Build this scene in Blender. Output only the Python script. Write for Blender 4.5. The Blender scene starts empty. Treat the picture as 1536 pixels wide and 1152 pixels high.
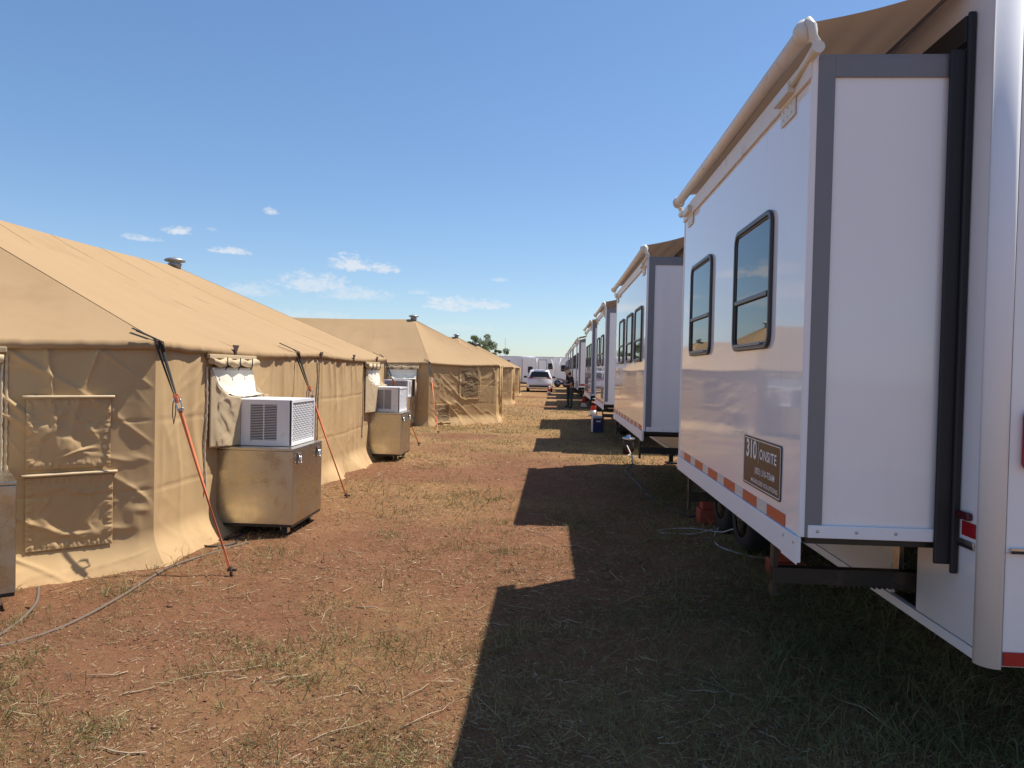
import bpy, math, random
import numpy as np
from mathutils import Matrix, Vector, Euler
R = math.radians
random.seed(7)
scene = bpy.context.scene
COL = scene.collection

# ------------------------------------------------------------------ camera
cam = bpy.data.cameras.new('camera'); camo = bpy.data.objects.new('camera', cam); COL.objects.link(camo)
cam.sensor_width = 36; cam.lens = 1080 / 1536 * 36; cam.clip_end = 6000; cam.clip_start = 0.05
camo.matrix_world = Matrix.Translation((0, 0, 1.65)) @ (Matrix.Rotation(R(3.29), 4, 'Z') @ Matrix.Rotation(R(90 - 1.11), 4, 'X') @ Matrix.Rotation(R(1.3), 4, 'Z'))
scene.camera = camo
# ------------------------------------------------------------------ sky, sun, exposure
SUN = Vector((.445, .28, 1)).normalized()
SUN_EL = math.asin(SUN.z); SUN_AZ = math.atan2(SUN.x, SUN.y)
world = bpy.data.worlds.new('World'); scene.world = world; world.use_nodes = True
SKY_STRENGTH = 0.15
def build_sky():
    nt = world.node_tree; N = nt.nodes; L = nt.links
    bg = N['Background']; bg.inputs[1].default_value = SKY_STRENGTH
    sky = N.new('ShaderNodeTexSky'); sky.sky_type = 'NISHITA'; sky.sun_disc = False
    sky.sun_elevation = SUN_EL; sky.sun_rotation = SUN_AZ
    sky.altitude = 0; sky.air_density = 1.0; sky.dust_density = 0.3; sky.ozone_density = 1.6
    tc = N.new('ShaderNodeTexCoord')
    sep = N.new('ShaderNodeSeparateXYZ'); L.new(tc.outputs['Generated'], sep.inputs[0])
    def m(op, a, b=None, c=None):
        n = N.new('ShaderNodeMath'); n.operation = op
        for i, q in enumerate((a, b, c)):
            if q is None: continue
            if isinstance(q, (int, float)): n.inputs[i].default_value = q
            else: L.new(q, n.inputs[i])
        return n.outputs[0]
    az = m('MULTIPLY', m('ARCTAN2', sep.outputs[0], sep.outputs[1]), 57.2958)
    el = m('MULTIPLY', m('ARCSINE', sep.outputs[2]), 57.2958)
    comb = N.new('ShaderNodeCombineXYZ'); L.new(az, comb.inputs[0]); L.new(m('MULTIPLY', el, 1.7), comb.inputs[1])
    def noise(scale, detail, rough, off):
        va = N.new('ShaderNodeVectorMath'); va.operation = 'ADD'; L.new(comb.outputs[0], va.inputs[0]); va.inputs[1].default_value = (off, off * .7, 0)
        n = N.new('ShaderNodeTexNoise'); n.noise_dimensions = '2D'; L.new(va.outputs[0], n.inputs['Vector'])
        n.inputs['Scale'].default_value = scale; n.inputs['Detail'].default_value = detail; n.inputs['Roughness'].default_value = rough
        return n.outputs['Fac']
    n1 = noise(1.1, 7, .62, 0); n2 = noise(3.0, 5, .6, 31)
    nz = m('MULTIPLY', m('SUBTRACT', m('ADD', m('MULTIPLY', n1, .7), m('MULTIPLY', n2, .3)), .5), 3.4)
    clouds = [(-22.0, 11.3, .75, .42, 1), (-28.3, 9.3, 1.2, .5, 1), (-30.6, 8.6, 1.5, .35, .8), (-24.8, 8.2, 1.75, .42, 1),
              (-16.1, 7.75, 1.9, 1.1, 1), (-13.6, 7.55, 1.7, .6, 1), (-18.9, 6.1, 3.2, 1.3, .8), (-15.8, 5.5, 3.4, .9, .65), (-23.5, 5.4, 2.6, .8, .55),
              (-8.2, 4.95, 2.7, .95, .9), (-5.4, 5.0, 2.2, .6, .85), (-4.4, 7.05, .95, .25, .5), (-10.8, 5.9, 1.1, .3, .5), (-26.1, 9.7, .5, .3, .35),
              (-9, 3.2, 6, .5, .3), (-20, 3.6, 7, .7, .35),
              (-60, 9, 4, 1.3, .9), (-72, 14, 5, 1.6, .9), (-84, 11, 4.5, 1.5, 1), (-97, 16, 5, 1.7, .9), (-110, 12, 4, 1.6, 1), (40, 8, 4, 1.2, .9), (75, 12, 4, 1.3, .9), (-135, 13, 6, 2, .9), (165, 10, 6, 1.8, .9)]
    tot = None
    for (a, e, ra, re, op) in clouds:
        dx = m('DIVIDE', m('SUBTRACT', az, a), ra); dy0 = m('SUBTRACT', el, e)
        dy = m('DIVIDE', dy0, re)
        dyb = m('MAXIMUM', dy, m('MULTIPLY', dy, -1.9))              # flat bases
        d2 = m('ADD', m('MULTIPLY', dx, dx), m('MULTIPLY', dyb, dyb))
        v = m('ADD', m('SUBTRACT', .75, d2), nz)
        c = N.new('ShaderNodeMapRange'); c.interpolation_type = 'SMOOTHSTEP'; L.new(v, c.inputs[0])
        c.inputs[1].default_value = -.2; c.inputs[2].default_value = 1.0; c.inputs[3].default_value = 0; c.inputs[4].default_value = op
        tot = c.outputs[0] if tot is None else m('MAXIMUM', tot, c.outputs[0])
    mix = N.new('ShaderNodeMix'); mix.data_type = 'RGBA'
    hs = N.new('ShaderNodeHueSaturation'); hs.inputs['Saturation'].default_value = SKY_SAT; hs.inputs['Value'].default_value = SKY_VAL
    L.new(sky.outputs[0], hs.inputs['Color'])
    tn = N.new('ShaderNodeMix'); tn.data_type = 'RGBA'; tn.blend_type = 'MULTIPLY'; tn.inputs['Factor'].default_value = 1; gm = N.new('ShaderNodeGamma'); gm.inputs[1].default_value = SKY_GAMMA; L.new(hs.outputs[0], gm.inputs[0]); L.new(gm.outputs[0], tn.inputs[6]); tn.inputs[7].default_value = SKY_TINT
    L.new(m('MULTIPLY', tot, .76), mix.inputs['Factor']); L.new(tn.outputs[2], mix.inputs[6]); mix.inputs[7].default_value = (4.05, 4.15, 4.35, 1)
    L.new(mix.outputs[2], bg.inputs[0])
SKY_SAT = 1.12; SKY_VAL = 1.0; SKY_TINT = (.70, .785, .90, 1); SKY_GAMMA = .84
build_sky()
sl = bpy.data.lights.new('sun', 'SUN'); sl.energy = 5.0; sl.angle = R(.53); sl.color = (1, .95, .87)
slo = bpy.data.objects.new('sun', sl); COL.objects.link(slo); slo.rotation_euler = SUN.to_track_quat('Z', 'Y').to_euler(); slo.location = (20, 10, 40)
vs = scene.view_settings; vs.view_transform = 'Standard'; vs.look = 'None'; vs.exposure = 0.46; vs.gamma = 1; vs.use_curve_mapping = False
scene.cycles.max_bounces = 8; scene.cycles.use_denoising = True

# ------------------------------------------------------------------ helpers
def vnoise(p, seed=0):
    p = np.asarray(p, dtype=np.float64)
    i = np.floor(p).astype(np.int64); f = p - i; f = f * f * (3 - 2 * f)
    def h(a, b, c):
        n = (a * 374761393 + b * 668265263 + c * 2147483647 + seed * 974711) & 0xffffffff
        n = ((n ^ (n >> 13)) * 1274126177) & 0xffffffff
        n = n ^ (n >> 16)
        return (n & 0xffff) / 65535.0
    x, y, z = i[..., 0], i[..., 1], i[..., 2]; fx, fy, fz = f[..., 0], f[..., 1], f[..., 2]
    def lerp(a, b, t): return a + (b - a) * t
    r = [[[h(x + a, y + b, z + c) for c in (0, 1)] for b in (0, 1)] for a in (0, 1)]
    return lerp(lerp(lerp(r[0][0][0], r[1][0][0], fx), lerp(r[0][1][0], r[1][1][0], fx), fy),
                lerp(lerp(r[0][0][1], r[1][0][1], fx), lerp(r[0][1][1], r[1][1][1], fx), fy), fz) * 2 - 1
def fbm(x, y, z=0, octv=4, seed=0, gain=.5):
    x = np.asarray(x, float); y = np.asarray(y, float); z = np.zeros_like(x) + z
    s = 0; a = 1
    for o in range(octv):
        s = s + a * vnoise(np.stack([x * 2 ** o, y * 2 ** o, z * 2 ** o], -1), seed + o * 17); a *= gain
    return s
def rot2(a): return math.cos(a), math.sin(a)

class MB:
    def __init__(s): s.v = []; s.f = []; s.sm = []; s.mi = []
    def add(s, vs, fs, smooth=False, mi=0):
        b = len(s.v); s.v += [tuple(map(float, q)) for q in vs]
        for f in fs: s.f.append([b + i for i in f]); s.sm.append(smooth); s.mi.append(mi)
        return s
    def box(s, x0, x1, y0, y1, z0, z1, mi=0, M=None):
        c = [(x, y, z) for x in (x0, x1) for y in (y0, y1) for z in (z0, z1)]
        if M is not None: c = [tuple(M @ Vector(q)) for q in c]
        return s.add(c, [(0, 1, 3, 2), (4, 6, 7, 5), (0, 4, 5, 1), (2, 3, 7, 6), (0, 2, 6, 4), (1, 5, 7, 3)], False, mi)
    def tube(s, pts, r, n=8, caps=True, smooth=True, mi=0, flat=1.0):
        pts = [Vector(p) for p in pts]; rr = r if isinstance(r, (list, tuple)) else [r] * len(pts)
        ref = None; vs = []
        for i, p in enumerate(pts):
            t = (pts[min(i + 1, len(pts) - 1)] - pts[max(i - 1, 0)]).normalized()
            if ref is None:
                ref = Vector((0, 0, 1)) if abs(t.z) < .9 else Vector((1, 0, 0))
            a = t.cross(ref); 
            if a.length < 1e-5: a = t.cross(Vector((0, 1, 0)))
            a.normalize(); b = a.cross(t).normalized(); ref = b
            for k in range(n):
                c, q = rot2(2 * math.pi * k / n); vs.append(p + a * (c * rr[i]) + b * (q * rr[i] * flat))
        fs = [(i * n + k, i * n + (k + 1) % n, (i + 1) * n + (k + 1) % n, (i + 1) * n + k) for i in range(len(pts) - 1) for k in range(n)]
        s.add(vs, fs, smooth, mi)
        if caps:
            b = len(s.v) - len(vs)
            s.f.append([b + k for k in range(n)][::-1]); s.sm.append(False); s.mi.append(mi)
            s.f.append([b + (len(pts) - 1) * n + k for k in range(n)]); s.sm.append(False); s.mi.append(mi)
        return s
    def lathe(s, prof, n=20, M=None, smooth=True, mi=0, caps=True):
        vs = []
        for (r, z) in prof:
            for k in range(n):
                c, q = rot2(2 * math.pi * k / n); p = Vector((r * c, r * q, z)); vs.append(M @ p if M is not None else p)
        fs = [(i * n + k, i * n + (k + 1) % n, (i + 1) * n + (k + 1) % n, (i + 1) * n + k) for i in range(len(prof) - 1) for k in range(n)]
        if caps: fs += [tuple(range(n))[::-1], tuple((len(prof) - 1) * n + k for k in range(n))]
        return s.add(vs, fs, smooth, mi)
    def prism(s, poly, h0, h1, M=None, mi=0, smooth=False, hub=None):
        n = len(poly); vs = [Vector((p[0], p[1], h0)) for p in poly] + [Vector((p[0], p[1], h1)) for p in poly]
        if M is not None: vs = [M @ v for v in vs]
        s.add(vs, [tuple(range(n))[::-1], tuple(range(n, 2 * n))], False, mi)
        b = len(s.v) - 2 * n
        for k in range(n): s.f.append([b + k, b + (k + 1) % n, b + n + (k + 1) % n, b + n + k]); s.sm.append(smooth and (hub is None or (tuple(poly[k]) != tuple(hub) and tuple(poly[(k + 1) % n]) != tuple(hub)))); s.mi.append(mi)
        return s
    def ring(s, outer, inner, h0, h1, M=None, mi=0):                  # frame between two outlines
        n = len(outer); vs = []
        for h in (h0, h1):
            for poly in (outer, inner): vs += [Vector((p[0], p[1], h)) for p in poly]
        if M is not None: vs = [M @ v for v in vs]
        fs = []
        for k in range(n):
            j = (k + 1) % n
            fs += [(k, n + k, n + j, j), (2 * n + k, 2 * n + j, 3 * n + j, 3 * n + k), (k, j, 2 * n + j, 2 * n + k), (n + k, 3 * n + k, 3 * n + j, n + j)]
        return s.add(vs, fs, False, mi)
    def grid(s, P, smooth=True, mi=0):
        n, m = P.shape[:2]
        vs = P.reshape(-1, 3); fs = [(i * m + j, (i + 1) * m + j, (i + 1) * m + j + 1, i * m + j + 1) for i in range(n - 1) for j in range(m - 1)]
        return s.add(vs, fs, smooth, mi)
    def build(s, name, mats, parent=None, bevel=0, kind=None, label=None, solid=0, seg=2):
        me = bpy.data.meshes.new(name); me.from_pydata(s.v, [], s.f)
        mats = mats if isinstance(mats, (list, tuple)) else [mats]
        for q in mats: me.materials.append(q)
        me.polygons.foreach_set('use_smooth', s.sm); me.polygons.foreach_set('material_index', s.mi); me.update()
        o = bpy.data.objects.new(name, me); COL.objects.link(o)
        if parent is not None: o.parent = parent
        if kind: o['kind'] = kind
        if label: o['label'] = label
        if bevel:
            b = o.modifiers.new('bevel', 'BEVEL'); b.width = bevel; b.segments = seg; b.limit_method = 'ANGLE'; b.angle_limit = R(40)
        if solid:
            q = o.modifiers.new('solid', 'SOLIDIFY'); q.thickness = solid; q.offset = 0
        return o
def thing(name, label, cat, loc=(0, 0, 0), rz=0, group=None):
    o = bpy.data.objects.new(name, None); COL.objects.link(o); o.empty_display_size = .2
    o.location = loc; o.rotation_euler = (0, 0, rz); tag(o, label, cat, group); return o
def tag(o, label, cat, group=None):
    o['label'] = label; o['category'] = cat
    if group: o['group'] = group
    return o
KIDS = {}
def copy_tree(o, label=None, loc=None, rz=None):
    ch = {}
    for q in bpy.data.objects:
        if q.parent: ch.setdefault(q.parent.name, []).append(q)
    def rec(a, par):
        c = a.copy(); COL.objects.link(c)
        if par is not None: c.parent = par
        for k in ch.get(a.name, []): rec(k, c)
        return c
    c = rec(o, None)
    if label: c['label'] = label
    if loc is not None: c.location = loc
    if rz is not None: c.rotation_euler = (0, 0, rz)
    return c
def rrect(w, h, r, cx=0, cy=0, seg=5):
    pts = []
    for (sx, sy, a0) in ((1, 1, 0), (-1, 1, 90), (-1, -1, 180), (1, -1, 270)):
        for k in range(seg + 1):
            a = R(a0 + 90 * k / seg); pts.append((cx + sx * (w / 2 - r) + r * math.cos(a), cy + sy * (h / 2 - r) + r * math.sin(a)))
    return pts
def frame_M(o, ex, ey, ez):
    return Matrix(((ex[0], ey[0], ez[0], o[0]), (ex[1], ey[1], ez[1], o[1]), (ex[2], ey[2], ez[2], o[2]), (0, 0, 0, 1)))

# ------------------------------------------------------------------ materials
def mat(name, col, rough=.6, metal=0, var=.08, vscale=4, bump=0, bscale=60, ior=1.5, coat=0, stretch=(1, 1, 1), col2=None, c2scale=2, c2lo=.5, c2hi=.7, c2stretch=(1, 1, 1), roughvar=0, transl=None, bump2=0, b2scale=3):
    m = bpy.data.materials.new(name); m.use_nodes = True; nt = m.node_tree; N = nt.nodes; L = nt.links
    b = N['Principled BSDF']; b.inputs['Roughness'].default_value = rough; b.inputs['Metallic'].default_value = metal; b.inputs['IOR'].default_value = ior
    if coat: b.inputs['Coat Weight'].default_value = coat; b.inputs['Coat Roughness'].default_value = .03
    tc = N.new('ShaderNodeTexCoord')
    def noise(scale, st, detail=5, ro=.6):
        mp = N.new('ShaderNodeMapping'); mp.inputs['Scale'].default_value = st; L.new(tc.outputs['Object'], mp.inputs[0])
        n = N.new('ShaderNodeTexNoise'); n.inputs['Scale'].default_value = scale; n.inputs['Detail'].default_value = detail; n.inputs['Roughness'].default_value = ro
        L.new(mp.outputs[0], n.inputs['Vector']); return n.outputs['Fac']
    nz = noise(vscale, stretch)
    mx = N.new('ShaderNodeMix'); mx.data_type = 'RGBA'; L.new(nz, mx.inputs['Factor'])
    mx.inputs[6].default_value = (*[c * (1 - var) for c in col], 1); mx.inputs[7].default_value = (*[min(1, c * (1 + var)) for c in col], 1)
    out = mx.outputs[2]
    if col2 is not None:
        n2 = noise(c2scale, c2stretch, 6, .65)
        mr = N.new('ShaderNodeMapRange'); mr.interpolation_type = 'SMOOTHSTEP'; L.new(n2, mr.inputs[0]); mr.inputs[1].default_value = c2lo; mr.inputs[2].default_value = c2hi
        m2 = N.new('ShaderNodeMix'); m2.data_type = 'RGBA'; L.new(mr.outputs[0], m2.inputs['Factor']); L.new(out, m2.inputs[6]); m2.inputs[7].default_value = (*col2, 1); out = m2.outputs[2]
    L.new(out, b.inputs['Base Color'])
    if roughvar:
        nr = noise(vscale * 1.7, stretch); mr = N.new('ShaderNodeMapRange'); L.new(nr, mr.inputs[0]); mr.inputs[1].default_value = .3; mr.inputs[2].default_value = .7
        mr.inputs[3].default_value = max(.02, rough - roughvar); mr.inputs[4].default_value = rough + roughvar; L.new(mr.outputs[0], b.inputs['Roughness'])
    nrm = None
    for (bs, sc, dist, det) in ((bump2, b2scale, .02, 2), (bump, bscale, .002, 4)):
        if bs:
            bn = N.new('ShaderNodeBump'); bn.inputs['Strength'].default_value = bs; bn.inputs['Distance'].default_value = dist
            L.new(noise(sc, (1, 1, 1), det), bn.inputs['Height'])
            if nrm: L.new(nrm, bn.inputs['Normal'])
            nrm = bn.outputs[0]
    if nrm: L.new(nrm, b.inputs['Normal'])
    if transl:
        t = N.new('ShaderNodeBsdfTranslucent'); t.inputs['Color'].default_value = (*transl[1], 1)
        ms = N.new('ShaderNodeMixShader'); ms.inputs[0].default_value = transl[0]
        L.new(b.outputs[0], ms.inputs[1]); L.new(t.outputs[0], ms.inputs[2]); L.new(ms.outputs[0], N['Material Output'].inputs['Surface'])
    return m
CANVAS = mat('tan_canvas', (0.499, 0.340, 0.176), .82, var=.07, vscale=1.6, bump=.35, bscale=260, bump2=.12, b2scale=5, ior=1.35)
CANVAS_ROOF = mat('tan_roof_canvas', (0.3702, 0.2456, 0.1315), .8, var=.06, vscale=.9, bump=.3, bscale=220, bump2=.25, b2scale=2.2, ior=1.35, col2=(0.3341, 0.2167, 0.1146), c2scale=1.1, c2lo=.52, c2hi=.75, c2stretch=(1, 1, 1))
CANVAS_PALE = mat('faded_canvas', (.52, .40, .25), .85, var=.08, vscale=3, bump=.3, bscale=260, ior=1.35)
CANVAS_WHITE = mat('white_liner_cloth', (.80, .74, .60), .8, var=.08, vscale=6, bump=.3, bscale=120, bump2=.3, b2scale=9)
for m_ in (CANVAS, CANVAS_ROOF, CANVAS_PALE, CANVAS_WHITE): m_.node_tree.nodes['Principled BSDF'].inputs['Specular IOR Level'].default_value = .12
WINDOWCLOTH = mat('darker_window_cloth', (.25, .17, .09), .9, var=.06, bump=.3, bscale=260)
MESHCLOTH = mat('seam_strip', (.58, .50, .38), .85, var=.15, vscale=40)
GEL = mat('white_gelcoat', (.89, .88, .885), .05, var=.02, vscale=1.2, bump=.04, bscale=25, bump2=.03, b2scale=1.4, ior=1.42, coat=.4, col2=(.78, .75, .73), c2scale=2.2, c2lo=.6, c2hi=.85, c2stretch=(2.2, 2.2, .22), roughvar=.03)
GELBODY = mat('white_body_panel', (.88, .87, .875), .2, var=.03, vscale=1.2, bump=.05, bscale=40, coat=.25, col2=(.74, .71, .68), c2scale=3, c2lo=.58, c2hi=.85, c2stretch=(2, 2, .2))
WTRIM = mat('white_trim', (.86, .85, .86), .5, var=.03, vscale=3, col2=(.6, .55, .5), c2scale=6, c2lo=.6, c2hi=.85)
POSTM = mat('matt_white_post', (.88, .87, .88), .7, var=.02, vscale=3)
POSTM.node_tree.nodes['Principled BSDF'].inputs['Specular IOR Level'].default_value = .15
GREY = mat('grey_trim', (.20, .20, .215), .42, var=.06, vscale=5, bump=.1, bscale=80)
BLACK = mat('black_rubber', (.018, .018, .022), .55, var=.2, vscale=6, bump=.15, bscale=60)
FRAME = mat('dark_window_frame', (.05, .049, .051), .38, var=.1)
BLKSTEEL = mat('black_steel', (.02, .018, .017), .5, var=.3, vscale=8, col2=(.06, .04, .03), c2scale=7, c2lo=.55, c2hi=.7)
DARKIN = mat('dark_interior', (.012, .012, .012), .9)
GLASS = mat('dark_window_glass', (.012, .014, .017), .02, ior=2.1, var=.05)
ALU = mat('aluminium', (.62, .61, .60), .32, metal=1, var=.06, vscale=9, bump=.1, bscale=60, roughvar=.1)
CRATE = mat('scuffed_aluminium', (.55, .52, .45), .30, metal=1, var=.07, vscale=3.5, bump=.12, bscale=70, bump2=.06, b2scale=4, col2=(.37, .345, .29), c2scale=5.2, c2lo=.55, c2hi=.78, roughvar=.12)
AWN = mat('awning_fabric', (.30, .215, .16), .75, var=.12, vscale=2, stretch=(1, 1, 1), bump=.2, bscale=120, transl=(.2, (.26, .17, .12)))
ROLLER = mat('awning_roller', (.78, .73, .66), .45, var=.06, vscale=5, col2=(.62, .53, .44), c2scale=5, c2lo=.55, c2hi=.75)
IVORY = mat('ivory_plastic', (.72, .68, .60), .4, var=.04)
REDTAPE = mat('red_reflector', (.56, .095, .04), .35, var=.12, vscale=30, bump=.2, bscale=300, col2=(.55, .20, .12), c2scale=25, c2lo=.6, c2hi=.7)
WHITETAPE = mat('white_reflector', (.68, .64, .61), .35, var=.1, vscale=40, bump=.2, bscale=300)
DEEPRED = mat('deep_red_reflector', (.40, .012, .02), .2, var=.1, vscale=40, bump=.15, bscale=300)
LAMPRED = mat('red_lamp_lens', (.09, .012, .018), .15, var=.1)
SIGN = mat('brown_sign', (.040, .026, .025), .35, var=.08, vscale=6)
PRINT = mat('white_print', (.86, .84, .82), .5)
PRINTBLUE = mat('blue_print', (.12, .13, .17), .5)
ACW = mat('white_casing', (.74, .73, .74), .4, var=.04, vscale=3, col2=(.55, .50, .45), c2scale=5, c2lo=.6, c2hi=.8)
ACDARK = mat('dark_coil', (.02, .021, .024), .6, var=.3, vscale=30)
FIN = mat('coil_fins', (.05, .05, .05), .5, metal=.6, var=.3, vscale=60)
WEB = mat('black_webbing', (.02, .02, .02), .8, bump=.3, bscale=200)
ORANGE = mat('orange_webbing', (.74, .20, .08), .7, var=.1, vscale=12, bump=.3, bscale=300)
STAKE = mat('rusty_stake', (.06, .03, .02), .7, var=.3, vscale=20)
STEELB = mat('buckle_steel', (.5, .5, .52), .35, metal=1)
TYRE = mat('tyre_rubber', (.022, .021, .02), .8, var=.2, vscale=10)
HOSE = mat('dusty_hose', (.14, .095, .066), .75, var=.15, vscale=20)
CABLE = mat('white_cable', (.55, .52, .48), .5)
CONE = mat('red_cone', (.62, .045, .03), .5, var=.08)
RIMM = mat('dull_rim', (.36, .36, .37), .6, metal=.3)
CAR_LAMP = mat('tail_lamp_red', (.16, .010, .014), .25)
CHOCK = mat('orange_red_plastic', (.34, .055, .025), .6, var=.15)
CONEW = mat('white_band', (.80, .78, .76), .4)
BLUEP = mat('dark_blue_panel', (.02, .03, .12), .35)
VENT = mat('grey_vent_metal', (.30, .31, .32), .45, metal=.5, var=.1)
TINTED = mat('tinted_car_glass', (.02, .02, .022), .12, ior=1.35)
PAINT = mat('white_car_paint', (.80, .79, .79), .12, coat=.6, var=.02)

def dust(m, col, z0, z1, amt, seed=0.0):
    nt = m.node_tree; N = nt.nodes; L = nt.links; b = N['Principled BSDF']; src = b.inputs['Base Color'].links[0].from_socket
    tc = N.new('ShaderNodeTexCoord'); sp = N.new('ShaderNodeSeparateXYZ'); L.new(tc.outputs['Object'], sp.inputs[0])
    n = N.new('ShaderNodeTexNoise'); n.inputs['Scale'].default_value = 3.5; n.inputs['Detail'].default_value = 7; n.inputs['Roughness'].default_value = .7; L.new(tc.outputs['Object'], n.inputs['Vector'])
    ad = N.new('ShaderNodeMath'); ad.operation = 'MULTIPLY_ADD'; L.new(n.outputs['Fac'], ad.inputs[0]); ad.inputs[1].default_value = -.9; L.new(sp.outputs[2], ad.inputs[2])
    mr = N.new('ShaderNodeMapRange'); mr.interpolation_type = 'SMOOTHSTEP'; L.new(ad.outputs[0], mr.inputs[0]); mr.inputs[1].default_value = z0 - .45; mr.inputs[2].default_value = z1 - .45; mr.inputs[3].default_value = amt; mr.inputs[4].default_value = 0
    mx = N.new('ShaderNodeMix'); mx.data_type = 'RGBA'; L.new(mr.outputs[0], mx.inputs['Factor']); L.new(src, mx.inputs[6]); mx.inputs[7].default_value = (*col, 1); L.new(mx.outputs[2], b.inputs['Base Color'])
dust(GEL, (.55, .40, .30), .8, 1.5, .10); dust(GELBODY, (.50, .36, .27), .4, 1.0, .14); dust(WTRIM, (.50, .36, .27), .35, .9, .08); dust(CANVAS, (.30, .16, .085), -.12, .22, .35)
# ------------------------------------------------------------------ ground
def gh(x, y):
    x = np.asarray(x, float); y = np.asarray(y, float)
    d = np.sqrt(x * x + y * y); fade = np.clip(1.25 - d / 40, 0, 1)
    h = (.028 * fbm(x * .55, y * .55, 3, 3, 5) + .012 * fbm(x * 2.3, y * 2.3, 1, 3, 9)) * fade + .006 * np.clip(1.2 - d / 12, 0, 1) * fbm(x * 9, y * 9, 2, 3, 21)
    return h - .02 * (1 - fade) - .008
def vegmask(x, y):                                                   # where the grass grows: 0 bare soil .. 1 full
    n = fbm(x * .45 + 5, y * .45, 0, 4, 33)
    far = np.clip((y - 6) / 11, 0, 1)
    right = np.clip((x + .6) / 2.5, 0, 1)
    return np.clip(-.05 + (.36 + .2 * far) * n + .74 * far + .5 * right * np.clip(1.3 - y / 14, .2, 1), 0.02, 1)
def ground_sheet():
    def axis(lim, fine, near, k):
        a = [0.]; st = fine
        while a[-1] < lim:
            if a[-1] > near: st *= k
            a.append(a[-1] + st)
        return np.array(a)
    ax = axis(2500, .06, 5, 1.07); ay = axis(3000, .06, 9, 1.05)
    xs = np.concatenate([-ax[:0:-1], ax]); ys = np.concatenate([-axis(300, .3, 3, 1.15)[:0:-1], ay])
    X, Y = np.meshgrid(xs, ys, indexing='ij'); Z = gh(X, Y)
    n, m = X.shape
    me = bpy.data.meshes.new('ground'); me.vertices.add(n * m); me.vertices.foreach_set('co', np.stack([X, Y, Z], -1).ravel())
    idx = np.arange(n * m).reshape(n, m); q = np.stack([idx[:-1, :-1], idx[1:, :-1], idx[1:, 1:], idx[:-1, 1:]], -1).reshape(-1, 4)
    me.loops.add(q.size); me.loops.foreach_set('vertex_index', q.ravel()); me.polygons.add(len(q)); me.polygons.foreach_set('loop_start', np.arange(len(q)) * 4)
    me.polygons.foreach_set('use_smooth', np.ones(len(q), bool)); me.update()
    at = me.attributes.new('veg', 'FLOAT', 'POINT'); at.data.foreach_set('value', vegmask(X, Y).ravel())
    m_ = bpy.data.materials.new('red_soil'); m_.use_nodes = True; nt = m_.node_tree; N = nt.nodes; L = nt.links; b = N['Principled BSDF']; b.inputs['Roughness'].default_value = .95; b.inputs['Specular IOR Level'].default_value = .15
    geo = N.new('ShaderNodeNewGeometry'); att = N.new('ShaderNodeAttribute'); att.attribute_name = 'veg'
    def noise(sc, det=6, ro=.65):
        q = N.new('ShaderNodeTexNoise'); q.inputs['Scale'].default_value = sc; q.inputs['Detail'].default_value = det; q.inputs['Roughness'].default_value = ro; L.new(geo.outputs['Position'], q.inputs['Vector']); return q.outputs['Fac']
    def mixc(f, a, c):
        q = N.new('ShaderNodeMix'); q.data_type = 'RGBA'; L.new(f, q.inputs['Factor'])
        for s_, i in ((a, 6), (c, 7)):
            if isinstance(s_, tuple): q.inputs[i].default_value = (*s_, 1)
            else: L.new(s_, q.inputs[i])
        return q.outputs[2]
    def rng(v, lo, hi, to=1):
        q = N.new('ShaderNodeMapRange'); q.interpolation_type = 'SMOOTHSTEP'; L.new(v, q.inputs[0]); q.inputs[1].default_value = lo; q.inputs[2].default_value = hi; q.inputs[4].default_value = to; return q.outputs[0]
    soil = mixc(noise(.9), (0.1552, 0.0688, 0.03337), (0.241, 0.1144, 0.05839))
    soil = mixc(rng(noise(7), .5, .75), soil, (0.2042, 0.1015, 0.05172))
    soil = mixc(rng(noise(60, 3), .56, .70, .6), soil, (0.372, 0.2085, 0.1084))
    soil = mixc(rng(noise(5.5, 7, .75), .48, .66, .55), soil, (0.1103, 0.04644, 0.02336))
    soil = mixc(rng(noise(38, 4), .60, .70, .6), soil, (.10, .045, .026))
    mul = N.new('ShaderNodeMath'); mul.operation = 'MULTIPLY'; L.new(rng(noise(11, 8, .75), .38, .60), mul.inputs[0]); L.new(rng(att.outputs['Fac'], .10, .78, .95), mul.inputs[1])
    straw = mixc(noise(2.4), (0.3056, 0.1877, 0.07224), (0.3986, 0.2586, 0.1047))
    c = mixc(mul.outputs[0], soil, straw)
    mul2 = N.new('ShaderNodeMath'); mul2.operation = 'MULTIPLY'; L.new(rng(noise(3.1, 7, .7), .5, .68, .55), mul2.inputs[0]); L.new(rng(att.outputs['Fac'], .5, 1), mul2.inputs[1])
    c = mixc(mul2.outputs[0], c, (.15, .125, .045))
    L.new(c, b.inputs['Base Color'])
    b1 = N.new('ShaderNodeBump'); b1.inputs['Strength'].default_value = .9; b1.inputs['Distance'].default_value = .035; L.new(noise(14, 8, .7), b1.inputs['Height'])
    b2 = N.new('ShaderNodeBump'); b2.inputs['Strength'].default_value = .8; b2.inputs['Distance'].default_value = .008; L.new(noise(75, 4, .7), b2.inputs['Height']); L.new(b1.outputs[0], b2.inputs['Normal'])
    L.new(b2.outputs[0], b.inputs['Normal'])
    me.materials.append(m_)
    o = bpy.data.objects.new('ground', me); COL.objects.link(o); o['kind'] = 'structure'
    o['label'] = 'red dirt field with dry straw and patchy grass'
ground_sheet()

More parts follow.
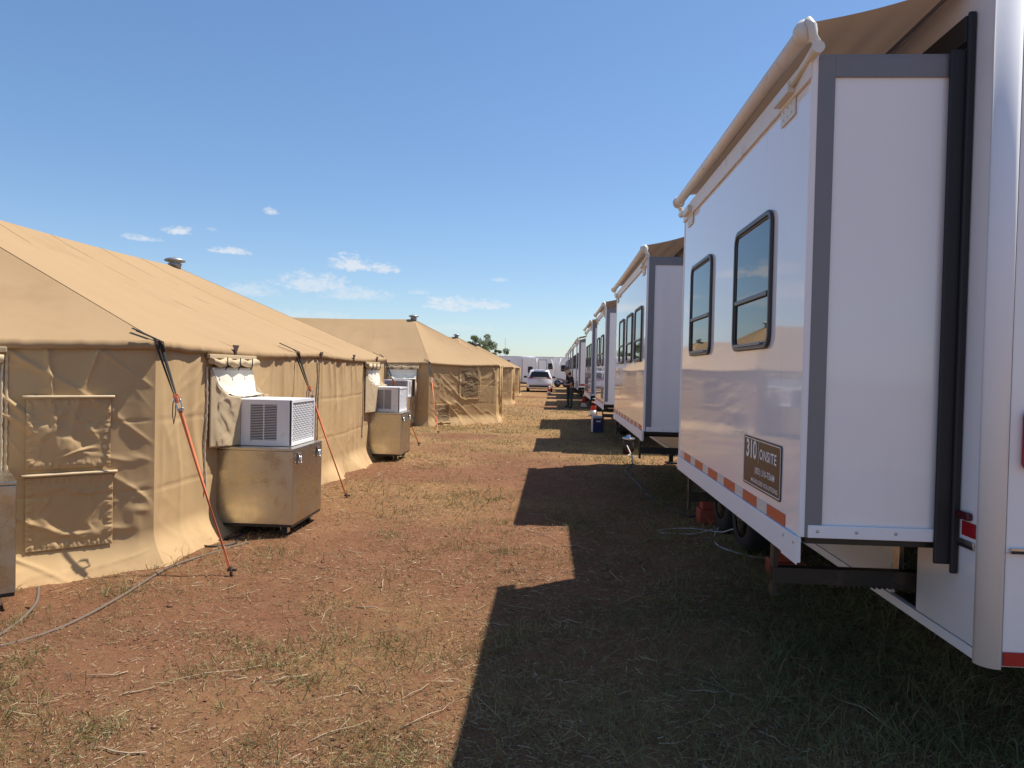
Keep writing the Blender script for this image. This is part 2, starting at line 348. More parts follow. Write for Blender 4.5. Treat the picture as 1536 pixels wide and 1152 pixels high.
# ------------------------------------------------------------------ trailers (slide-outs face -x; local x=0 is the outer slide wall)
def text_mesh(txt, size, width, M, name, parent, material):
    cu = bpy.data.curves.new('t', 'FONT'); cu.body = txt; cu.size = size; cu.align_x = 'LEFT'; cu.space_character = 1.12 if size < .1 else 1.0; cu.offset = size * .035 if size > .1 else size * .02
    to = bpy.data.objects.new('t', cu); COL.objects.link(to)
    dg = bpy.context.evaluated_depsgraph_get(); me = bpy.data.meshes.new_from_object(to.evaluated_get(dg))
    co = np.empty(len(me.vertices) * 3); me.vertices.foreach_get('co', co); co = co.reshape(-1, 3)
    co[:, 0] -= co[:, 0].min(); co[:, 0] *= width / co[:, 0].max()
    co = (np.array(M.to_3x3()) @ co.T).T + np.array(M.translation)
    me.vertices.foreach_set('co', co.ravel()); me.update(); me.name = name; me.materials.clear(); me.materials.append(material)
    bpy.data.objects.remove(to); bpy.data.curves.remove(cu)
    o = bpy.data.objects.new(name, me); COL.objects.link(o); o.parent = parent; return o
def wall_M(y, z, x=0.0):                                             # local 2-D (right, up) on a wall facing -x
    return frame_M((x, y, z), (0, -1, 0), (0, 0, 1), (-1, 0, 0))
SL_D = .65; Z0 = .95; Z1 = 3.03
def add_window(t, yc, w=.74, h=.71, zc=2.145):
    M = wall_M(yc, zc)
    fr = MB().ring(rrect(w, h, .075), rrect(w - .046, h - .055, .055), .002, .02, M); fr.ring(rrect(w - .046, h - .055, .055), rrect(w - .068, h - .078, .045), .002, .012, M)
    win = fr.build('window', FRAME, t, bevel=.006)
    MB().prism(rrect(w - .07, (h - .08) * .6, .03, 0, .12), .003, .009, M).build('pane', GLASS, win)
    MB().prism(rrect(w - .07, (h - .08) * .385, .03, 0, -.19), .0025, .005, M).build('pane', GLASS, win)
    MB().box(-(w - .09) / 2, (w - .09) / 2, -.084, -.058, .003, .02, M=M).build('crossbar', FRAME, win, bevel=.004)
    MB().box(-(w - .2) / 2, (w - .2) / 2, -h / 2 + .022, -h / 2 + .036, .03, .033, M=M).build('weep_slot_strip', GREY, win)
def add_slide(t, y0, y1, wins, droop=0.028, tape=True, redband=False):
    L = y1 - y0
    # outer skin with a slight oil-can wave
    nu, nv = int(L / .05), 44
    U, V = np.meshgrid(np.linspace(y0, y1, nu), np.linspace(Z0, Z1, nv), indexing='ij')
    e = np.minimum(np.minimum(U - y0, y1 - U), np.minimum(V - Z0, Z1 - V)); env = np.clip(e / .25, 0, 1)
    X = -.0016 * env * fbm(U * 1.1, V * .9, y0, 2, 3)
    sl = MB(); sl.grid(np.stack([X, U, V], -1)[::-1])
    sl.box(.012, SL_D, y0 + .004, y1 - .004, Z0, Z1 - .006); 
    slide = sl.build('slide_out', GEL, t)
    MB().box(-.004, .02, y1 - .03, y1 + .006, Z0, Z1).build('far_edge_trim', WTRIM, slide, bevel=.003)
    MB().box(-.006, .02, y0 - .004, y0 + .018, Z0, Z1 + .01).build('near_edge_trim', WTRIM, slide, bevel=.003)
    # near end: white panel inside grey trim
    MB().box(.018, .09, y0 - .006, y0 + .003, Z0 + .0, Z1 - .003).build('corner_trim', GREY, slide)
    MB().box(.0905, SL_D - .01, y0 - .0065, y0 + .003, Z1 - .088, Z1 - .003).build('top_trim', GREY, slide)
    MB().box(.0, SL_D, y0 + .003, y1 - .003, Z1 - .005, Z1 + .012).build('slide_roof', GREY, slide)
    # flanges and skirts
    fl = MB(); fl.box(-.012, .006, y0 + .0, y1, Z0 - .115, Z0 - .002); fl.build('flange', WTRIM, slide, bevel=.003)
    MB().box(-.017, -.0125, y0 - .012, y0 + .2, Z0 - .12, Z0 + .0).build('corner_plate', WTRIM, slide, bevel=.002)
    ef = MB(); ef.box(.03, SL_D - .03, y0 - .014, y0 - .002, Z0 - .0, Z0 + .055); ef.build('end_flange', WTRIM, slide, bevel=.003)
    for k in range(4):
        MB().lathe([(.007, 0), (.006, .004), (.001, .005)], 8, frame_M((.07 + k * .165, y0 - .0145, Z0 + .03), (1, 0, 0), (0, 0, 1), (0, -1, 0))).build('screw', ALU, slide)
    for (yy, zz) in ((y0 + .17, Z0 - .03), (y0 + .03, Z0 - .03)):
        MB().lathe([(.007, 0), (.006, .004), (.001, .005)], 8, wall_M(yy, zz, -.017)).build('screw', ALU, slide)
    MB().box(.03, SL_D + .2, y0 + .02, y1 - .02, Z0 - .032, Z0 - .005).build('slide_floor', BLKSTEEL, slide)
    if redband:
        MB().box(.1, SL_D - .05, y0 - .017, y0 - .0142, Z0 + .075, Z0 + .15).build('red_band', DEEPRED, slide)
    for yb in (y0 + .35, y1 - .5):
        b = MB(); b.box(.0, 1.5, yb, yb + .06, .645, .72)
        b.box(.0, .022, yb + .01, yb + .065, .58, Z0 - .033); b.box(.0, .5, yb + .0, yb + .06, Z0 - .09, Z0 - .033)
        for k in range(24): b.box(.28 + k * .025, .292 + k * .025, yb + .012, yb + .048, .630, .645)
        b.build('slide_rail', BLKSTEEL, t)
    # seal and wiper flap round the opening
    s = MB(); s.box(SL_D - .095, SL_D - .02, y0 - .03, y0 - .012, Z0 - .09, Z1 + .02); s.box(SL_D - .035, SL_D - .003, y0 - .05, y0 - .03, Z0 - .125, Z1 + .17)
    s.build('wiper_seal', BLACK, t, bevel=.008)
    MB().box(SL_D - .04, SL_D - .003, y0 - .03, y1 + .05, Z1 + .045, Z1 + .16).build('top_seal', BLACK, t, bevel=.006)
    MB().box(SL_D - .10, SL_D - .003, y1 + .012, y1 + .03, Z0 - .09, Z1 + .1).build('wiper_seal', BLACK, t, bevel=.006)
    # reflective tape blocks
    if tape:
        k = 0
        while y0 + .2 + k * .46 + .1 < y1:
            a = y0 + .2 + k * .46; bnd = min(a + .28, y1 - .02)
            MB().box(-.0035, -.001, a + .001, bnd, Z0 + .002, Z0 + .058).build('reflector_block', REDTAPE, slide)
            if a + .46 < y1: MB().box(-.0035, -.001, a + .281, a + .459, Z0 + .002, Z0 + .058).build('reflector_block', WHITETAPE, slide)
            k += 1
    # slide topper awning
    aw = MB(); nx, ny = 26, max(8, int(L * 8))
    U, V = np.meshgrid(np.linspace(0, 1, nx), np.linspace(y0 - .0, y1 + .04, ny), indexing='ij')
    AX = -.045 + U * (SL_D + .045); AZ = 3.172 + U * .19 - .02 * np.sin(np.pi * U) + .008 * np.clip((V - y0) / .35, 0, 1) * np.sin(U * 22 + .5 * fbm(U * 2, V * .7, 1, 2, 4)) * np.sin(np.pi * U)
    aw.grid(np.stack([AX, V, AZ], -1)); awn = aw.build('awning', AWN, t)
    MB().tube([(-.05, y0 + .0, 3.125), (-.05, (y0 + y1) / 2, 3.117), (-.05, y1 + .03, 3.125)], .037, 16).build('roller', ROLLER, awn)
    MB().box(-.016, -.001, y0, y1, Z1 - .09, Z1 + .02).build('gutter_rail', ROLLER, awn, bevel=.004)
    for (yy, s_) in ((y0 - .005, -1), (y1 + .035, 1)):
        e = MB(); e.lathe([(.043, 0), (.05, .008), (.05, .03), (.036, .045), (.012, .05)], 18, frame_M((-.05, yy, 3.125), (1, 0, 0), (0, 0, 1) if s_ < 0 else (0, 0, -1), (0, s_, 0)))
        e.build('roller_end_cap', IVORY, awn)
        a = MB(); a.tube([(-.05, yy + s_ * .045, 3.165), (-.035, yy + s_ * .06, 3.13), (-.03, yy + s_ * .062, 3.085), (-.01, yy + s_ * .062, 3.055), (-.012, yy + s_ * .05, 3.03)], [.016, .02, .018, .018, .022], 10)
        a.tube([(-.014, yy + s_ * .085, 3.035), (-.014, yy - s_ * .02, 3.03), (-.03, yy - s_ * .22, 2.985)], [.027, .02, .016], 10)
        a.build('awning_arm', IVORY, awn)
        br = MB(); br.box(-.05, -.006, min(yy - s_ * .2, yy - s_ * .42), max(yy - s_ * .2, yy - s_ * .42), 2.955, 3.005); br.box(-.01, -.002, min(yy - s_ * .22, yy - s_ * .42), max(yy - s_ * .22, yy - s_ * .42), 2.86, 2.955)
        for q in range(3):
            for zz in (2.885, 2.925): br.lathe([(.007, 0), (.005, .004)], 8, wall_M(yy - s_ * (.26 + q * .06), zz, -.01))
        br.build('awning_bracket', IVORY, awn, bevel=.003)
    for yc in wins: add_window(t, yc)
    return slide
def add_wheel(t, y, x0=.69, r=.37, w=.22, name='wheel'):
    M = frame_M((x0, y, r - .005), (0, 1, 0), (0, 0, 1), (1, 0, 0))
    tb = MB(); tb.lathe([(r * .62, 0), (r * .93, .0), (r, .03), (r, w - .03), (r * .93, w), (r * .62, w)], 30, M, caps=False); wh = tb.build(name, TYRE, t)
    rm = MB(); rm.lathe([(r * .62, .01), (r * .58, .012), (r * .52, .05), (r * .2, .04), (r * .17, .0), (.02, -.004)], 24, M)
    for k in range(8):
        c, s = rot2(k * math.pi / 4); rm.box(r * .2, r * .54, -.022, .022, .012, .035, M=M @ Matrix.Rotation(k * math.pi / 4, 4, 'Z'))
    rm.build('rim', ALU, wh)
def add_sign(t, ya, yb, za, zb):                                     # ya = near end (smaller y)
    w = yb - ya; h = zb - za; M = wall_M((ya + yb) / 2, (za + zb) / 2, -.001)
    s = MB().prism(rrect(w, h, .018), 0, .0035, M).build('sign_board', SIGN, t)
    MB().ring(rrect(w - .018, h - .018, .013), rrect(w - .026, h - .026, .010), .0036, .0046, M).build('sign_border', PRINT, s)
    P = lambda x, y: M @ Matrix.Translation((x, y, .0048))
    text_mesh('310', .13, .20, P(-.275, .024), 'lettering', s, PRINT)
    text_mesh('ONSITE', .072, .285, P(-.02, .032), 'lettering', s, PRINT)
    text_mesh('(833) 310-TEAM', .046, .34, P(-.10, -.052), 'lettering', s, PRINT)
    text_mesh('MOBILIZED SOLUTIONS', .03, .46, P(-.165, -.105), 'lettering', s, PRINT)
    MB().box(-.044, -.041, .005, .115, .004, .0046, M=M).build('divider_line', PRINT, s)
    MB().prism([(.016 * math.cos(a), .033 * math.sin(a)) for a in np.linspace(0, 2 * math.pi, 16, endpoint=False)], .0046, .0056, M @ Matrix.Translation((-.105, .07, 0))).build('emblem', PRINTBLUE, s)
def make_trailer(label, loc, kind='a', detail=True):
    t = thing('expandable_trailer', label, 'trailer', loc, 0, 'white trailers parked in a row')
    BX = SL_D; Y0 = -.24; CR = .065; Y1 = 10.3; BW = 2.5; ZT = 3.42; ZB = .51
    b = MB(); b.box(BX, BX + BW, Y0 + CR, Y1, .97, ZT)
    b.box(BX + CR, BX + BW - CR, Y0, Y0 + CR, .97, ZT)
    body = b.build('body', GELBODY, t)
    # rounded corner posts
    for (cx, sg) in ((BX + CR, -1), (BX + BW - CR, 1)):
        pts = [(cx, Y0 + CR)] + [(cx + sg * (CR + .006) * math.cos(a), Y0 + CR - (CR + .006) * math.sin(a)) for a in np.linspace(0, math.pi / 2, 9)]
        if sg > 0: pts = pts[::-1]
        MB().prism(pts, ZB - .01, ZT - .002, smooth=True, hub=(cx, Y0 + CR)).build('corner_post', POSTM, t)
    MB().box(BX - .002, BX + .02, Y0 + CR + .001, Y0 + CR + .005, ZB, ZT - .01).build('post_joint', GREY, t)
    # rear face lower panel, seam, trim, lamps
    MB().box(BX + CR, BX + BW - CR, Y0 + .004, Y0 + CR, ZB, .968).build('rear_lower_panel', GELBODY, t)
    MB().box(BX + CR + .0005, BX + CR + .005, Y0 - .003, Y0 + .004, ZB, ZT - .01).build('rear_seam', GREY, t)
    rt = MB(); rt.box(BX + .085, BX + BW - .085, Y0 - .012, Y0 - .001, .965, .99); rt.build('rear_rub_rail', ALU, t, bevel=.003)
    MB().box(BX + .085, BX + BW - .085, Y0 - .015, Y0 - .0125, .967, .978).build('rub_rail_insert', BLACK, t)
    for k in range(4):
        MB().box(BX + .075 + k * .5, BX + .075 + k * .5 + .28, Y0 - .004, Y0 + .002, .515, .57).build('rear_reflector', DEEPRED, t)
        MB().box(BX + .356 + k * .5, BX + .356 + k * .5 + .215, Y0 - .004, Y0 + .002, .515, .57).build('rear_reflector', WHITETAPE, t)
    for x in (BX + .115, BX + BW - .265):
        MB().prism(rrect(.15, .24, .03), 0, .03, frame_M((x + .075, Y0, 1.30 + .12), (1, 0, 0), (0, 0, 1), (0, -1, 0))).build('tail_lamp', DEEPRED, t, bevel=.008)
    MB().box(BX + .3, BX + BW - .3, Y0 - .006, Y0 + .001, 1.05, 3.0).build('rear_door', GELBODY, t, bevel=.004)
    # side rub rail, marker lamp, reflector near the corner
    MB().box(BX - .01, BX + .003, Y0 + .08, -.04, .95, .985).build('side_rub_rail', ALU, t, bevel=.003)
    MB().box(BX - .0125, BX - .0105, Y0 + .08, -.04, .953, .966).build('rub_rail_insert', BLACK, t)
    MB().box(BX - .004, BX + .001, Y0 + .078, -.065, 1.0, 1.06).build('side_reflector', DEEPRED, t)
    MB().prism(rrect(.085, .034, .012), 0, .024, wall_M(Y0 + .145, 1.085, BX)).build('marker_lamp', LAMPRED, t, bevel=.006)
    MB().prism(rrect(.11, .045, .02), 0, .03, wall_M(Y0 + .15, 3.30, BX)).build('clearance_lamp', LAMPRED, t, bevel=.008)
    # roof edge
    MB().box(BX - .015, BX + .03, Y0 + .08, Y1, 3.352, 3.38).build('awning_rail', WTRIM, t, bevel=.003)
    MB().box(BX - .008, BX + BW + .008, Y0 + .02, Y1, ZT, ZT + .03).build('roof_edge', WTRIM, t, bevel=.006)
    # skirt panels, with the slide-rail openings left dark
    slides = [(0., 3.05), (5.5, 9.7)] if kind == 'a' else [(0., 2.0), (3.4, 8.5)]
    gaps = [(.30, .56)] + [(s0 + .3, s0 + .56) for (s0, s1) in slides[1:]] + [(s1 - .55, s1 - .30) for (s0, s1) in slides] + [(3.25, 5.05)] if kind == 'a' else [(.3, .56), (slides[1][0] + .3, slides[1][0] + .56), (1.45, 1.7), (8, 8.25), (3.9, 5.0)]
    gaps = sorted(gaps)
    if kind == 'b': gaps = [(.3, .56), (1.45, 1.7), (2.1, 3.55), (3.7, 3.96), (8.0, 8.25)]
    if kind == 'a': gaps = [(.30, .56), (2.5, 2.75), (3.15, 4.95), (5.8, 6.06), (9.15, 9.4)]
    y = Y0 + CR + .006
    for (g0, g1) in gaps + [(Y1, Y1)]:
        if g0 - y > .02:
            MB().box(BX + .0, BX + .025, y, g0, ZB + .05, .968).build('skirt_panel', GELBODY, t, bevel=.002)
            MB().box(BX - .003, BX + .03, y, g0, ZB, ZB + .044).build('skirt_rail', WTRIM, t, bevel=.003)
        if g1 - g0 > .1 and g1 - g0 < .5:
            MB().box(BX - .003, BX + .03, g0, g1, ZB, ZB + .044).build('skirt_rail', WTRIM, t, bevel=.003)
            MB().box(BX + .026, BX + .2, g0 + .0, g1 + .05, ZB + .03, ZB + .036).build('opening_sill', ALU, t)
            MB().box(BX + .004, BX + .03, g1 - .07, g1 + .0, ZB + .09, .93).build('rail_bracket', ALU, t, bevel=.002)
        y = g1
    ch = MB(); ch.box(BX + .3, BX + .4, Y0 + .2, Y1 - .1, .72, .93); ch.box(BX + BW - .4, BX + BW - .3, Y0 + .2, Y1 - .1, .72, .93)
    ch.box(BX + .05, BX + BW - .05, Y0 + .12, Y1 - .05, .935, .966)
    for k in range(8): ch.box(BX + .4, BX + BW - .4, .3 + k * 1.3, .36 + k * 1.3, .78, .9)
    ch.build('chassis', BLKSTEEL, t)
    MB().box(BX + BW - .025, BX + BW, Y0 + CR + .006, Y1, ZB, .968).build('skirt_panel', GELBODY, t)
    wys = (3.62, 4.46) if kind == 'a' else (2.45, 3.2)
    for wy in wys: add_wheel(t, wy); add_wheel(t, wy, BX + BW - .3)
    for wy in wys: MB().tube([(BX + .2, wy, .365), (BX + BW - .2, wy, .365)], .045, 10).build('axle', BLKSTEEL, t)
    MB().tube([(BX + .55, .4, .70), (BX + .5, 1.6, .62), (BX + .52, 2.9, .66), (BX + .4, 3.05, .42), (BX + .36, 3.1, .1)], .028, 8).build('drain_pipe', BLACK, t)
    fm = MB(); fm.box(BX + .0, BX + .3, wys[0] - .47, wys[1] + .47, .86, .9); fm.build('fender', BLACK, t)
    for (lx, ly) in ((BX + .45, Y1 - .15), (BX + BW - .4, Y1 - .15)):
        lg = MB(); lg.box(lx - .035, lx + .035, ly - .035, ly + .035, .03, .93); lg.box(lx - .1, lx + .1, ly - .1, ly + .1, .0, .03); lg.build('stabiliser_leg', BLKSTEEL, t)
    MB().box(BX + BW / 2 - .06, BX + BW / 2 + .06, Y1, Y1 + 1.1, .6, .72).build('tow_bar', BLKSTEEL, t)
    if kind == 'a':
        s1 = add_slide(t, 0., 3.05, (.87, 2.26)); add_slide(t, 5.5, 9.7, (6.25, 7.35, 8.55))
        add_sign(t, .27, .94, 1.05, 1.318)
    else:
        add_slide(t, 0., 2.0, (1.0,), tape=False, redband=True); add_slide(t, 3.4, 8.5, (4.4, 6.0, 7.5), tape=False)
    return t
trA = make_trailer('nearest white trailer, its rounded corner, brown sign and end panel closest to the camera', (1.09, 3.2, 0))
trB = copy_tree(trA, 'second white trailer in the row, behind the small pump and the blue jug', (1.10, 15.75, 0))
trC = make_trailer('third white trailer in the row, with a dark red band low on its end', (1.09, 32.0, 0), 'b')
trD = copy_tree(trA, 'fourth white trailer in the row, far behind the two people', (1.09, 43.9, 0))
trE = copy_tree(trA, 'farthest white trailer at the end of the row of slide-outs', (1.09, 57.0, 0))

# ------------------------------------------------------------------ tents
HW = 3.15; EAVE = 1.82; RIDGE = 3.25
def make_tent(label, loc, rz, rl, rh, near, far, detail=(1.0,) * 8, res=1.0, seed=0):
    """ridge on local x from rl to rh; corners run anticlockwise; near/far = distance of long-side corners past the ridge ends"""
    t = thing('frame_tent', label, 'tent', loc, rz, 'tan canvas tents')
    xa, xb = rl - near, rh + far
    c = [(xa, -HW), (xb, -HW), (xb + 1.8, -1.1), (xb + 1.8, 1.1), (xb, HW), (xa, HW), (xa - 1.8, 1.1), (xa - 1.8, -1.1)]
    c = [Vector((*p, 0)) for p in c]
    Vl = Vector((rl, 0, RIDGE)); Vh = Vector((rh, 0, RIDGE))
    tops = [(Vl, Vh), (Vh, Vh), (Vh, Vh), (Vh, Vh), (Vh, Vl), (Vl, Vl), (Vl, Vl), (Vl, Vl)]
    ov = 1.0
    rm = MB(); P_edges = []
    for i in range(8):
        a, b = c[i], c[(i + 1) % 8]; w = (b - a).length; out = (b - a).cross(Vector((0, 0, 1))).normalized()
        nu = max(10, int(w / .12 * res)); nv = int(26 * res)
        U, V = np.meshgrid(np.linspace(0, 1, nu), np.linspace(0, 1, nv), indexing='ij')
        ta, tb = tops[i]
        E = np.array(a)[None, None] * (1 - U[..., None]) + np.array(b)[None, None] * U[..., None]
        E[..., 2] = EAVE - .035 * np.abs(np.sin(np.pi * U * max(1, round(w / 3.2)))) ** 1.2
        T = np.array(ta)[None, None] * (1 - U[..., None]) + np.array(tb)[None, None] * U[..., None]
        T[..., 2] -= .03 * np.sin(np.pi * U) if ta is not tb else 0
        P = E * (1 - V[..., None]) + T * V[..., None]
        env = np.sin(np.pi * V) ** .8 * (np.sin(np.pi * U) if i % 4 else np.clip(np.minimum(U, 1 - U) * 6, 0, 1))
        P[..., 2] -= .085 * env
        P[..., 2] += .022 * env * fbm(P[..., 0] * .9, P[..., 1] * .9, 0, 3, seed + 3) + .004 * env * fbm(P[..., 0] * 3.1, P[..., 1] * 3.1, 0, 2, seed + 8)
        # seams pulled down the slope
        P[..., 2] += .006 * env * np.cos(U * w / .75 * 2 * np.pi) * (i % 4 == 0)
        rm.grid(P)
        ep = []
    roof = rm.build('roof', CANVAS_ROOF, t)
    # hip seams
    for i in range(8):
        for top in {id(tops[i][0]): tops[i][0], id(tops[i - 1][1]): tops[i - 1][1]}.values():
            a = c[i].copy(); a.z = EAVE; pts = [a.lerp(top, k / 8) + Vector((0, 0, .0015)) for k in range(9)]
            MB().tube(pts, .0045, 5, flat=.6).build('seam', CANVAS_ROOF, roof)
    for i in (0, 4):
        a, b = c[i], c[(i + 1) % 8]; ta, tb = tops[i]; w = (b - a).length; n = int(w / 1.5)
        for k in range(1, n):
            u = k / n; e = a.lerp(b, u); e.z = EAVE - .035 * abs(math.sin(math.pi * u * max(1, round(w / 3.2)))) ** 1.2; tp = ta.lerp(tb, u)
            env = min(1, min(u, 1 - u) * 6)
            pts = [e.lerp(tp, q / 10) + Vector((0, 0, .001 - .085 * env * math.sin(math.pi * q / 10) ** .8 + (.006 * env * math.cos(u * w / .75 * 2 * math.pi)) * math.sin(math.pi * q / 10) ** .8 - .03 * math.sin(math.pi * u) * q / 10)) for q in range(11)]
            MB().tube(pts, .003, 5, flat=.5).build('seam', CANVAS_ROOF, roof)
    # hem along the eaves
    hm = MB()
    for i in range(8):
        a, b = c[i], c[(i + 1) % 8]; w = (b - a).length; out = (b - a).cross(Vector((0, 0, 1))).normalized()
        nu = int(w / .035 * min(1, res)); pts_u = np.linspace(0, 1, nu)
        prof = [(-.01, .012), (.022, .0), (.03, -.03), (.026, -.06), (.006, -.068), (-.012, -.05)]
        G = np.zeros((nu, len(prof), 3))
        rip = .006 * fbm(pts_u * w * 14, pts_u * 0 + i, seed, 2, 5)
        ez = EAVE - .035 * np.abs(np.sin(np.pi * pts_u * max(1, round(w / 3.2)))) ** 1.2
        for j, (o, z) in enumerate(prof):
            base = np.array(a)[None] * (1 - pts_u[:, None]) + np.array(b)[None] * pts_u[:, None]
            G[:, j] = base + np.array(out)[None] * (o + rip * (1 if j in (1, 2, 3) else 0))[:, None]; G[:, j, 2] = ez + z + rip * .5
        hm.grid(G[:, ::-1])
    hm.build('eave_hem', CANVAS_ROOF, t)
    # walls
    walls = []
    for i in range(8):
        a, b = c[i], c[(i + 1) % 8]; d = (b - a); w = d.length; d = d / w; out = d.cross(Vector((0, 0, 1))).normalized()
        r = detail[i]; nu = max(12, int(w / .028 * r)); nv = max(10, int(70 * r))
        U, V = np.meshgrid(np.linspace(0, w, nu), np.linspace(0, 1, nv), indexing='ij'); Zz = V * (EAVE - .045) 
        s = seed * 10 + i
        edge = np.clip(np.minimum(U, w - U) / .12, 0, 1)
        top = np.clip((1 - V) / .04, 0, 1)
        warp = .35 * fbm(U * .8, Zz * .8, s, 2, 7)
        folds = (1 - np.abs(fbm(U * 4.2 + warp * 2, Zz * .55, s, 2, 11))) ** 2 * .020 * (.35 + .65 * V)
        def ridge(q, p): return .55 * np.exp(-(q / .10) ** 2) + .45 * (1 - np.clip(np.abs(q), 0, 1)) ** p
        def diag(ang, sa, sc, sd, p): 
            c_, s_ = rot2(ang); return ridge(fbm((U * c_ + Zz * s_) * sa + .3 * warp, (-U * s_ + Zz * c_) * sc + .6 * warp, s, 2, sd), p)
        msk = .3 + .7 * np.clip(.5 + fbm(U * .9, Zz * .9, s, 2, 88), 0, 1)
        zn = np.clip(.5 + 2.2 * fbm(U * .75 + 4, Zz * .7, s, 1, 99), 0, 1); zn2 = np.clip(.5 + 2.2 * fbm(U * 1.1 + 9, Zz * 1.2, s, 1, 109), 0, 1)
        crinkle = (diag(.55, .7, 3.4, 19, 6) * .021 * zn + diag(-.6, .8, 3.9, 29, 6) * .020 * (1 - zn)) * msk
        crinkle2 = (diag(.12, 1.3, 7.5, 37, 5) * .009 * zn2 + diag(-.95, 1.2, 7.0, 47, 5) * .008 * (1 - zn2)) * msk * .8
        pleat = ridge(fbm(U * 3.3 + warp, Zz * .5, s, 2, 57), 3) * .020 * V ** 2.2
        big = .011 * fbm(U * .8, Zz * 1.0, s, 2, 41)
        amt_f, amt_c = (1.7, .22) if i % 4 == 0 else (.4, 1.75)
        D = (folds * amt_f + (crinkle + crinkle2) * amt_c + pleat * amt_c + big) * edge * top
        for ln in (.62, 1.18): D -= .006 * np.exp(-((Zz - ln - .02 * fbm(U * 1.5, U * 0, s, 2, 3)) / .012) ** 2) * edge      # storage creases
        fl = np.clip(1 - Zz / .30, 0, 1) ** 2 * (1.55 if seed == 1 else 1.1)
        D += fl * (.10 + .05 * edge * fbm(U * 1.7, U * 0 + 2, s, 3, 51))
        D -= .02
        P = np.array(a)[None, None] + np.array(d)[None, None] * U[..., None] + np.array(out)[None, None] * D[..., None]
        P[..., 2] = Zz + np.clip(1 - Zz / .1, 0, 1) * (.012 * edge * fbm(U * 3, U * 0, s, 2, 61) - .022)
        # mitre the ends so neighbouring walls meet at the corner
        dp_ = c[(i - 1) % 8]; dn_ = c[(i + 2) % 8]
        th0 = math.tan((a - dp_).angle(b - a) / 2); th1 = math.tan((b - a).angle(dn_ - b) / 2)
        P += np.array(d)[None, None] * (D * (np.clip(1 - (w - U) / .25, 0, 1) * th1 - np.clip(1 - U / .25, 0, 1) * th0))[..., None]
        wl = MB().grid(P).build('wall_panel', CANVAS, t); walls.append((wl, a, d, out, w, P, U, V))
    for V_ in (Vl, Vh):
        vt = MB(); vt.lathe([(.09, -.06), (.10, .02), (.115, .04), (.09, .05), (.09, .06), (.115, .07), (.115, .08)], 20, Matrix.Translation(V_)); v = vt.build('roof_vent', VENT, t)
        MB().lathe([(.05, .075), (.155, .08), (.165, .092), (.16, .11), (.11, .135), (.05, .147), (.015, .157), (.004, .158)], 24, Matrix.Translation(V_)).build('vent_cap', VENT, v)
    t['_'] = 0; del t['_']
    return t, c, walls
def wall_pt(wall, u, z, off=0):
    wl, a, d, out, w, P, U, V = wall
    iu = min(max(int(round(u / w * (P.shape[0] - 1))), 0), P.shape[0] - 1); iv = min(max(int(round(z / (EAVE - .045) * (P.shape[1] - 1))), 0), P.shape[1] - 1)
    return Vector(P[iu, iv]) + out * off
def ruffle_patch(t, wall, u0, u1, z0, z1, seed, name='window_flap', sub=True, amp=1.0):
    wl, a, d, out, w, P, U, V = wall
    nu, nv = 84, 84
    Ug, Vg = np.meshgrid(np.linspace(0, 1, nu), np.linspace(0, 1, nv), indexing='ij')
    uu = u0 + (u1 - u0) * Ug; zz = z0 + (z1 - z0) * Vg
    iu = np.clip((uu / w * (P.shape[0] - 1)).round().astype(int), 0, P.shape[0] - 1); iv = np.clip((zz / (EAVE - .045) * (P.shape[1] - 1)).round().astype(int), 0, P.shape[1] - 1)
    base = (P[iu, iv] - np.array(a)) @ np.array(out)
    for _ in range(4):
        base[1:-1, 1:-1] = (base[:-2, 1:-1] + base[2:, 1:-1] + base[1:-1, :-2] + base[1:-1, 2:] + base[1:-1, 1:-1]) / 5
    wx, wz = u1 - u0, z1 - z0
    bu = np.minimum(Ug, 1 - Ug) * wx; bv = np.minimum(Vg, 1 - Vg) * wz; bb = np.minimum(bu, bv)
    hem = np.exp(-((bb - .03) / .022) ** 2)
    run = np.where(bu < bv, zz, uu) 
    D = base + .011 + .004 * hem + .008 * hem * fbm(run * 62, bb * 14 + np.where(bu < bv, 3, 9), seed, 2, 2)
    inner = np.clip((bb - .05) / .08, 0, 1)
    D += inner * amp * (.022 * np.exp(-(fbm(uu * 2.6 + zz * 2.5, zz * 5.2 - uu * 2, seed, 2, 13) / .16) ** 2) + .012 * np.exp(-(fbm(uu * 7 - zz * 4, zz * 5 + uu * 3, seed, 2, 23) / .16) ** 2) - .006)
    P2 = np.array(a) + np.array(d) * uu[..., None] + np.array(out) * D[..., None]; P2[..., 2] = zz
    o = MB().grid(P2).build(name, CANVAS, t, solid=.006)
    if not sub:
        q = 9; inn = P2[q:-q, q:-q] + np.array(out) * .006
        MB().grid(inn).build('window_cloth', WINDOWCLOTH, o)
    if sub:
        tb = MB(); pts = [wall_pt(wall, u0 - .02 + (wx + .05) * k / 12, z1 + .012, .02) for k in range(13)]
        tb.tube(pts, .022, 8, flat=.55); tb.build('flap_batten', CANVAS_PALE, o)
    return o
def seam_strip(t, wall, u, z0=.1, z1=1.72):
    for du in (-.03, .03):
        n = 60; pts = []
        for k in range(n):
            z = z0 + (z1 - z0) * k / (n - 1); p = wall_pt(wall, u + du + .004 * math.sin(k * 1.9), z, .006); p.z = z; pts.append(p)
        for _ in range(3): pts = [pts[0]] + [(pts[i - 1] + pts[i] * 2 + pts[i + 1]) / 4 for i in range(1, n - 1)] + [pts[-1]]
        MB().tube(pts, [.012 + .003 * math.sin(k * 2.1) for k in range(n)], 6, flat=.5).build('lacing_strip', CANVAS_PALE, t)
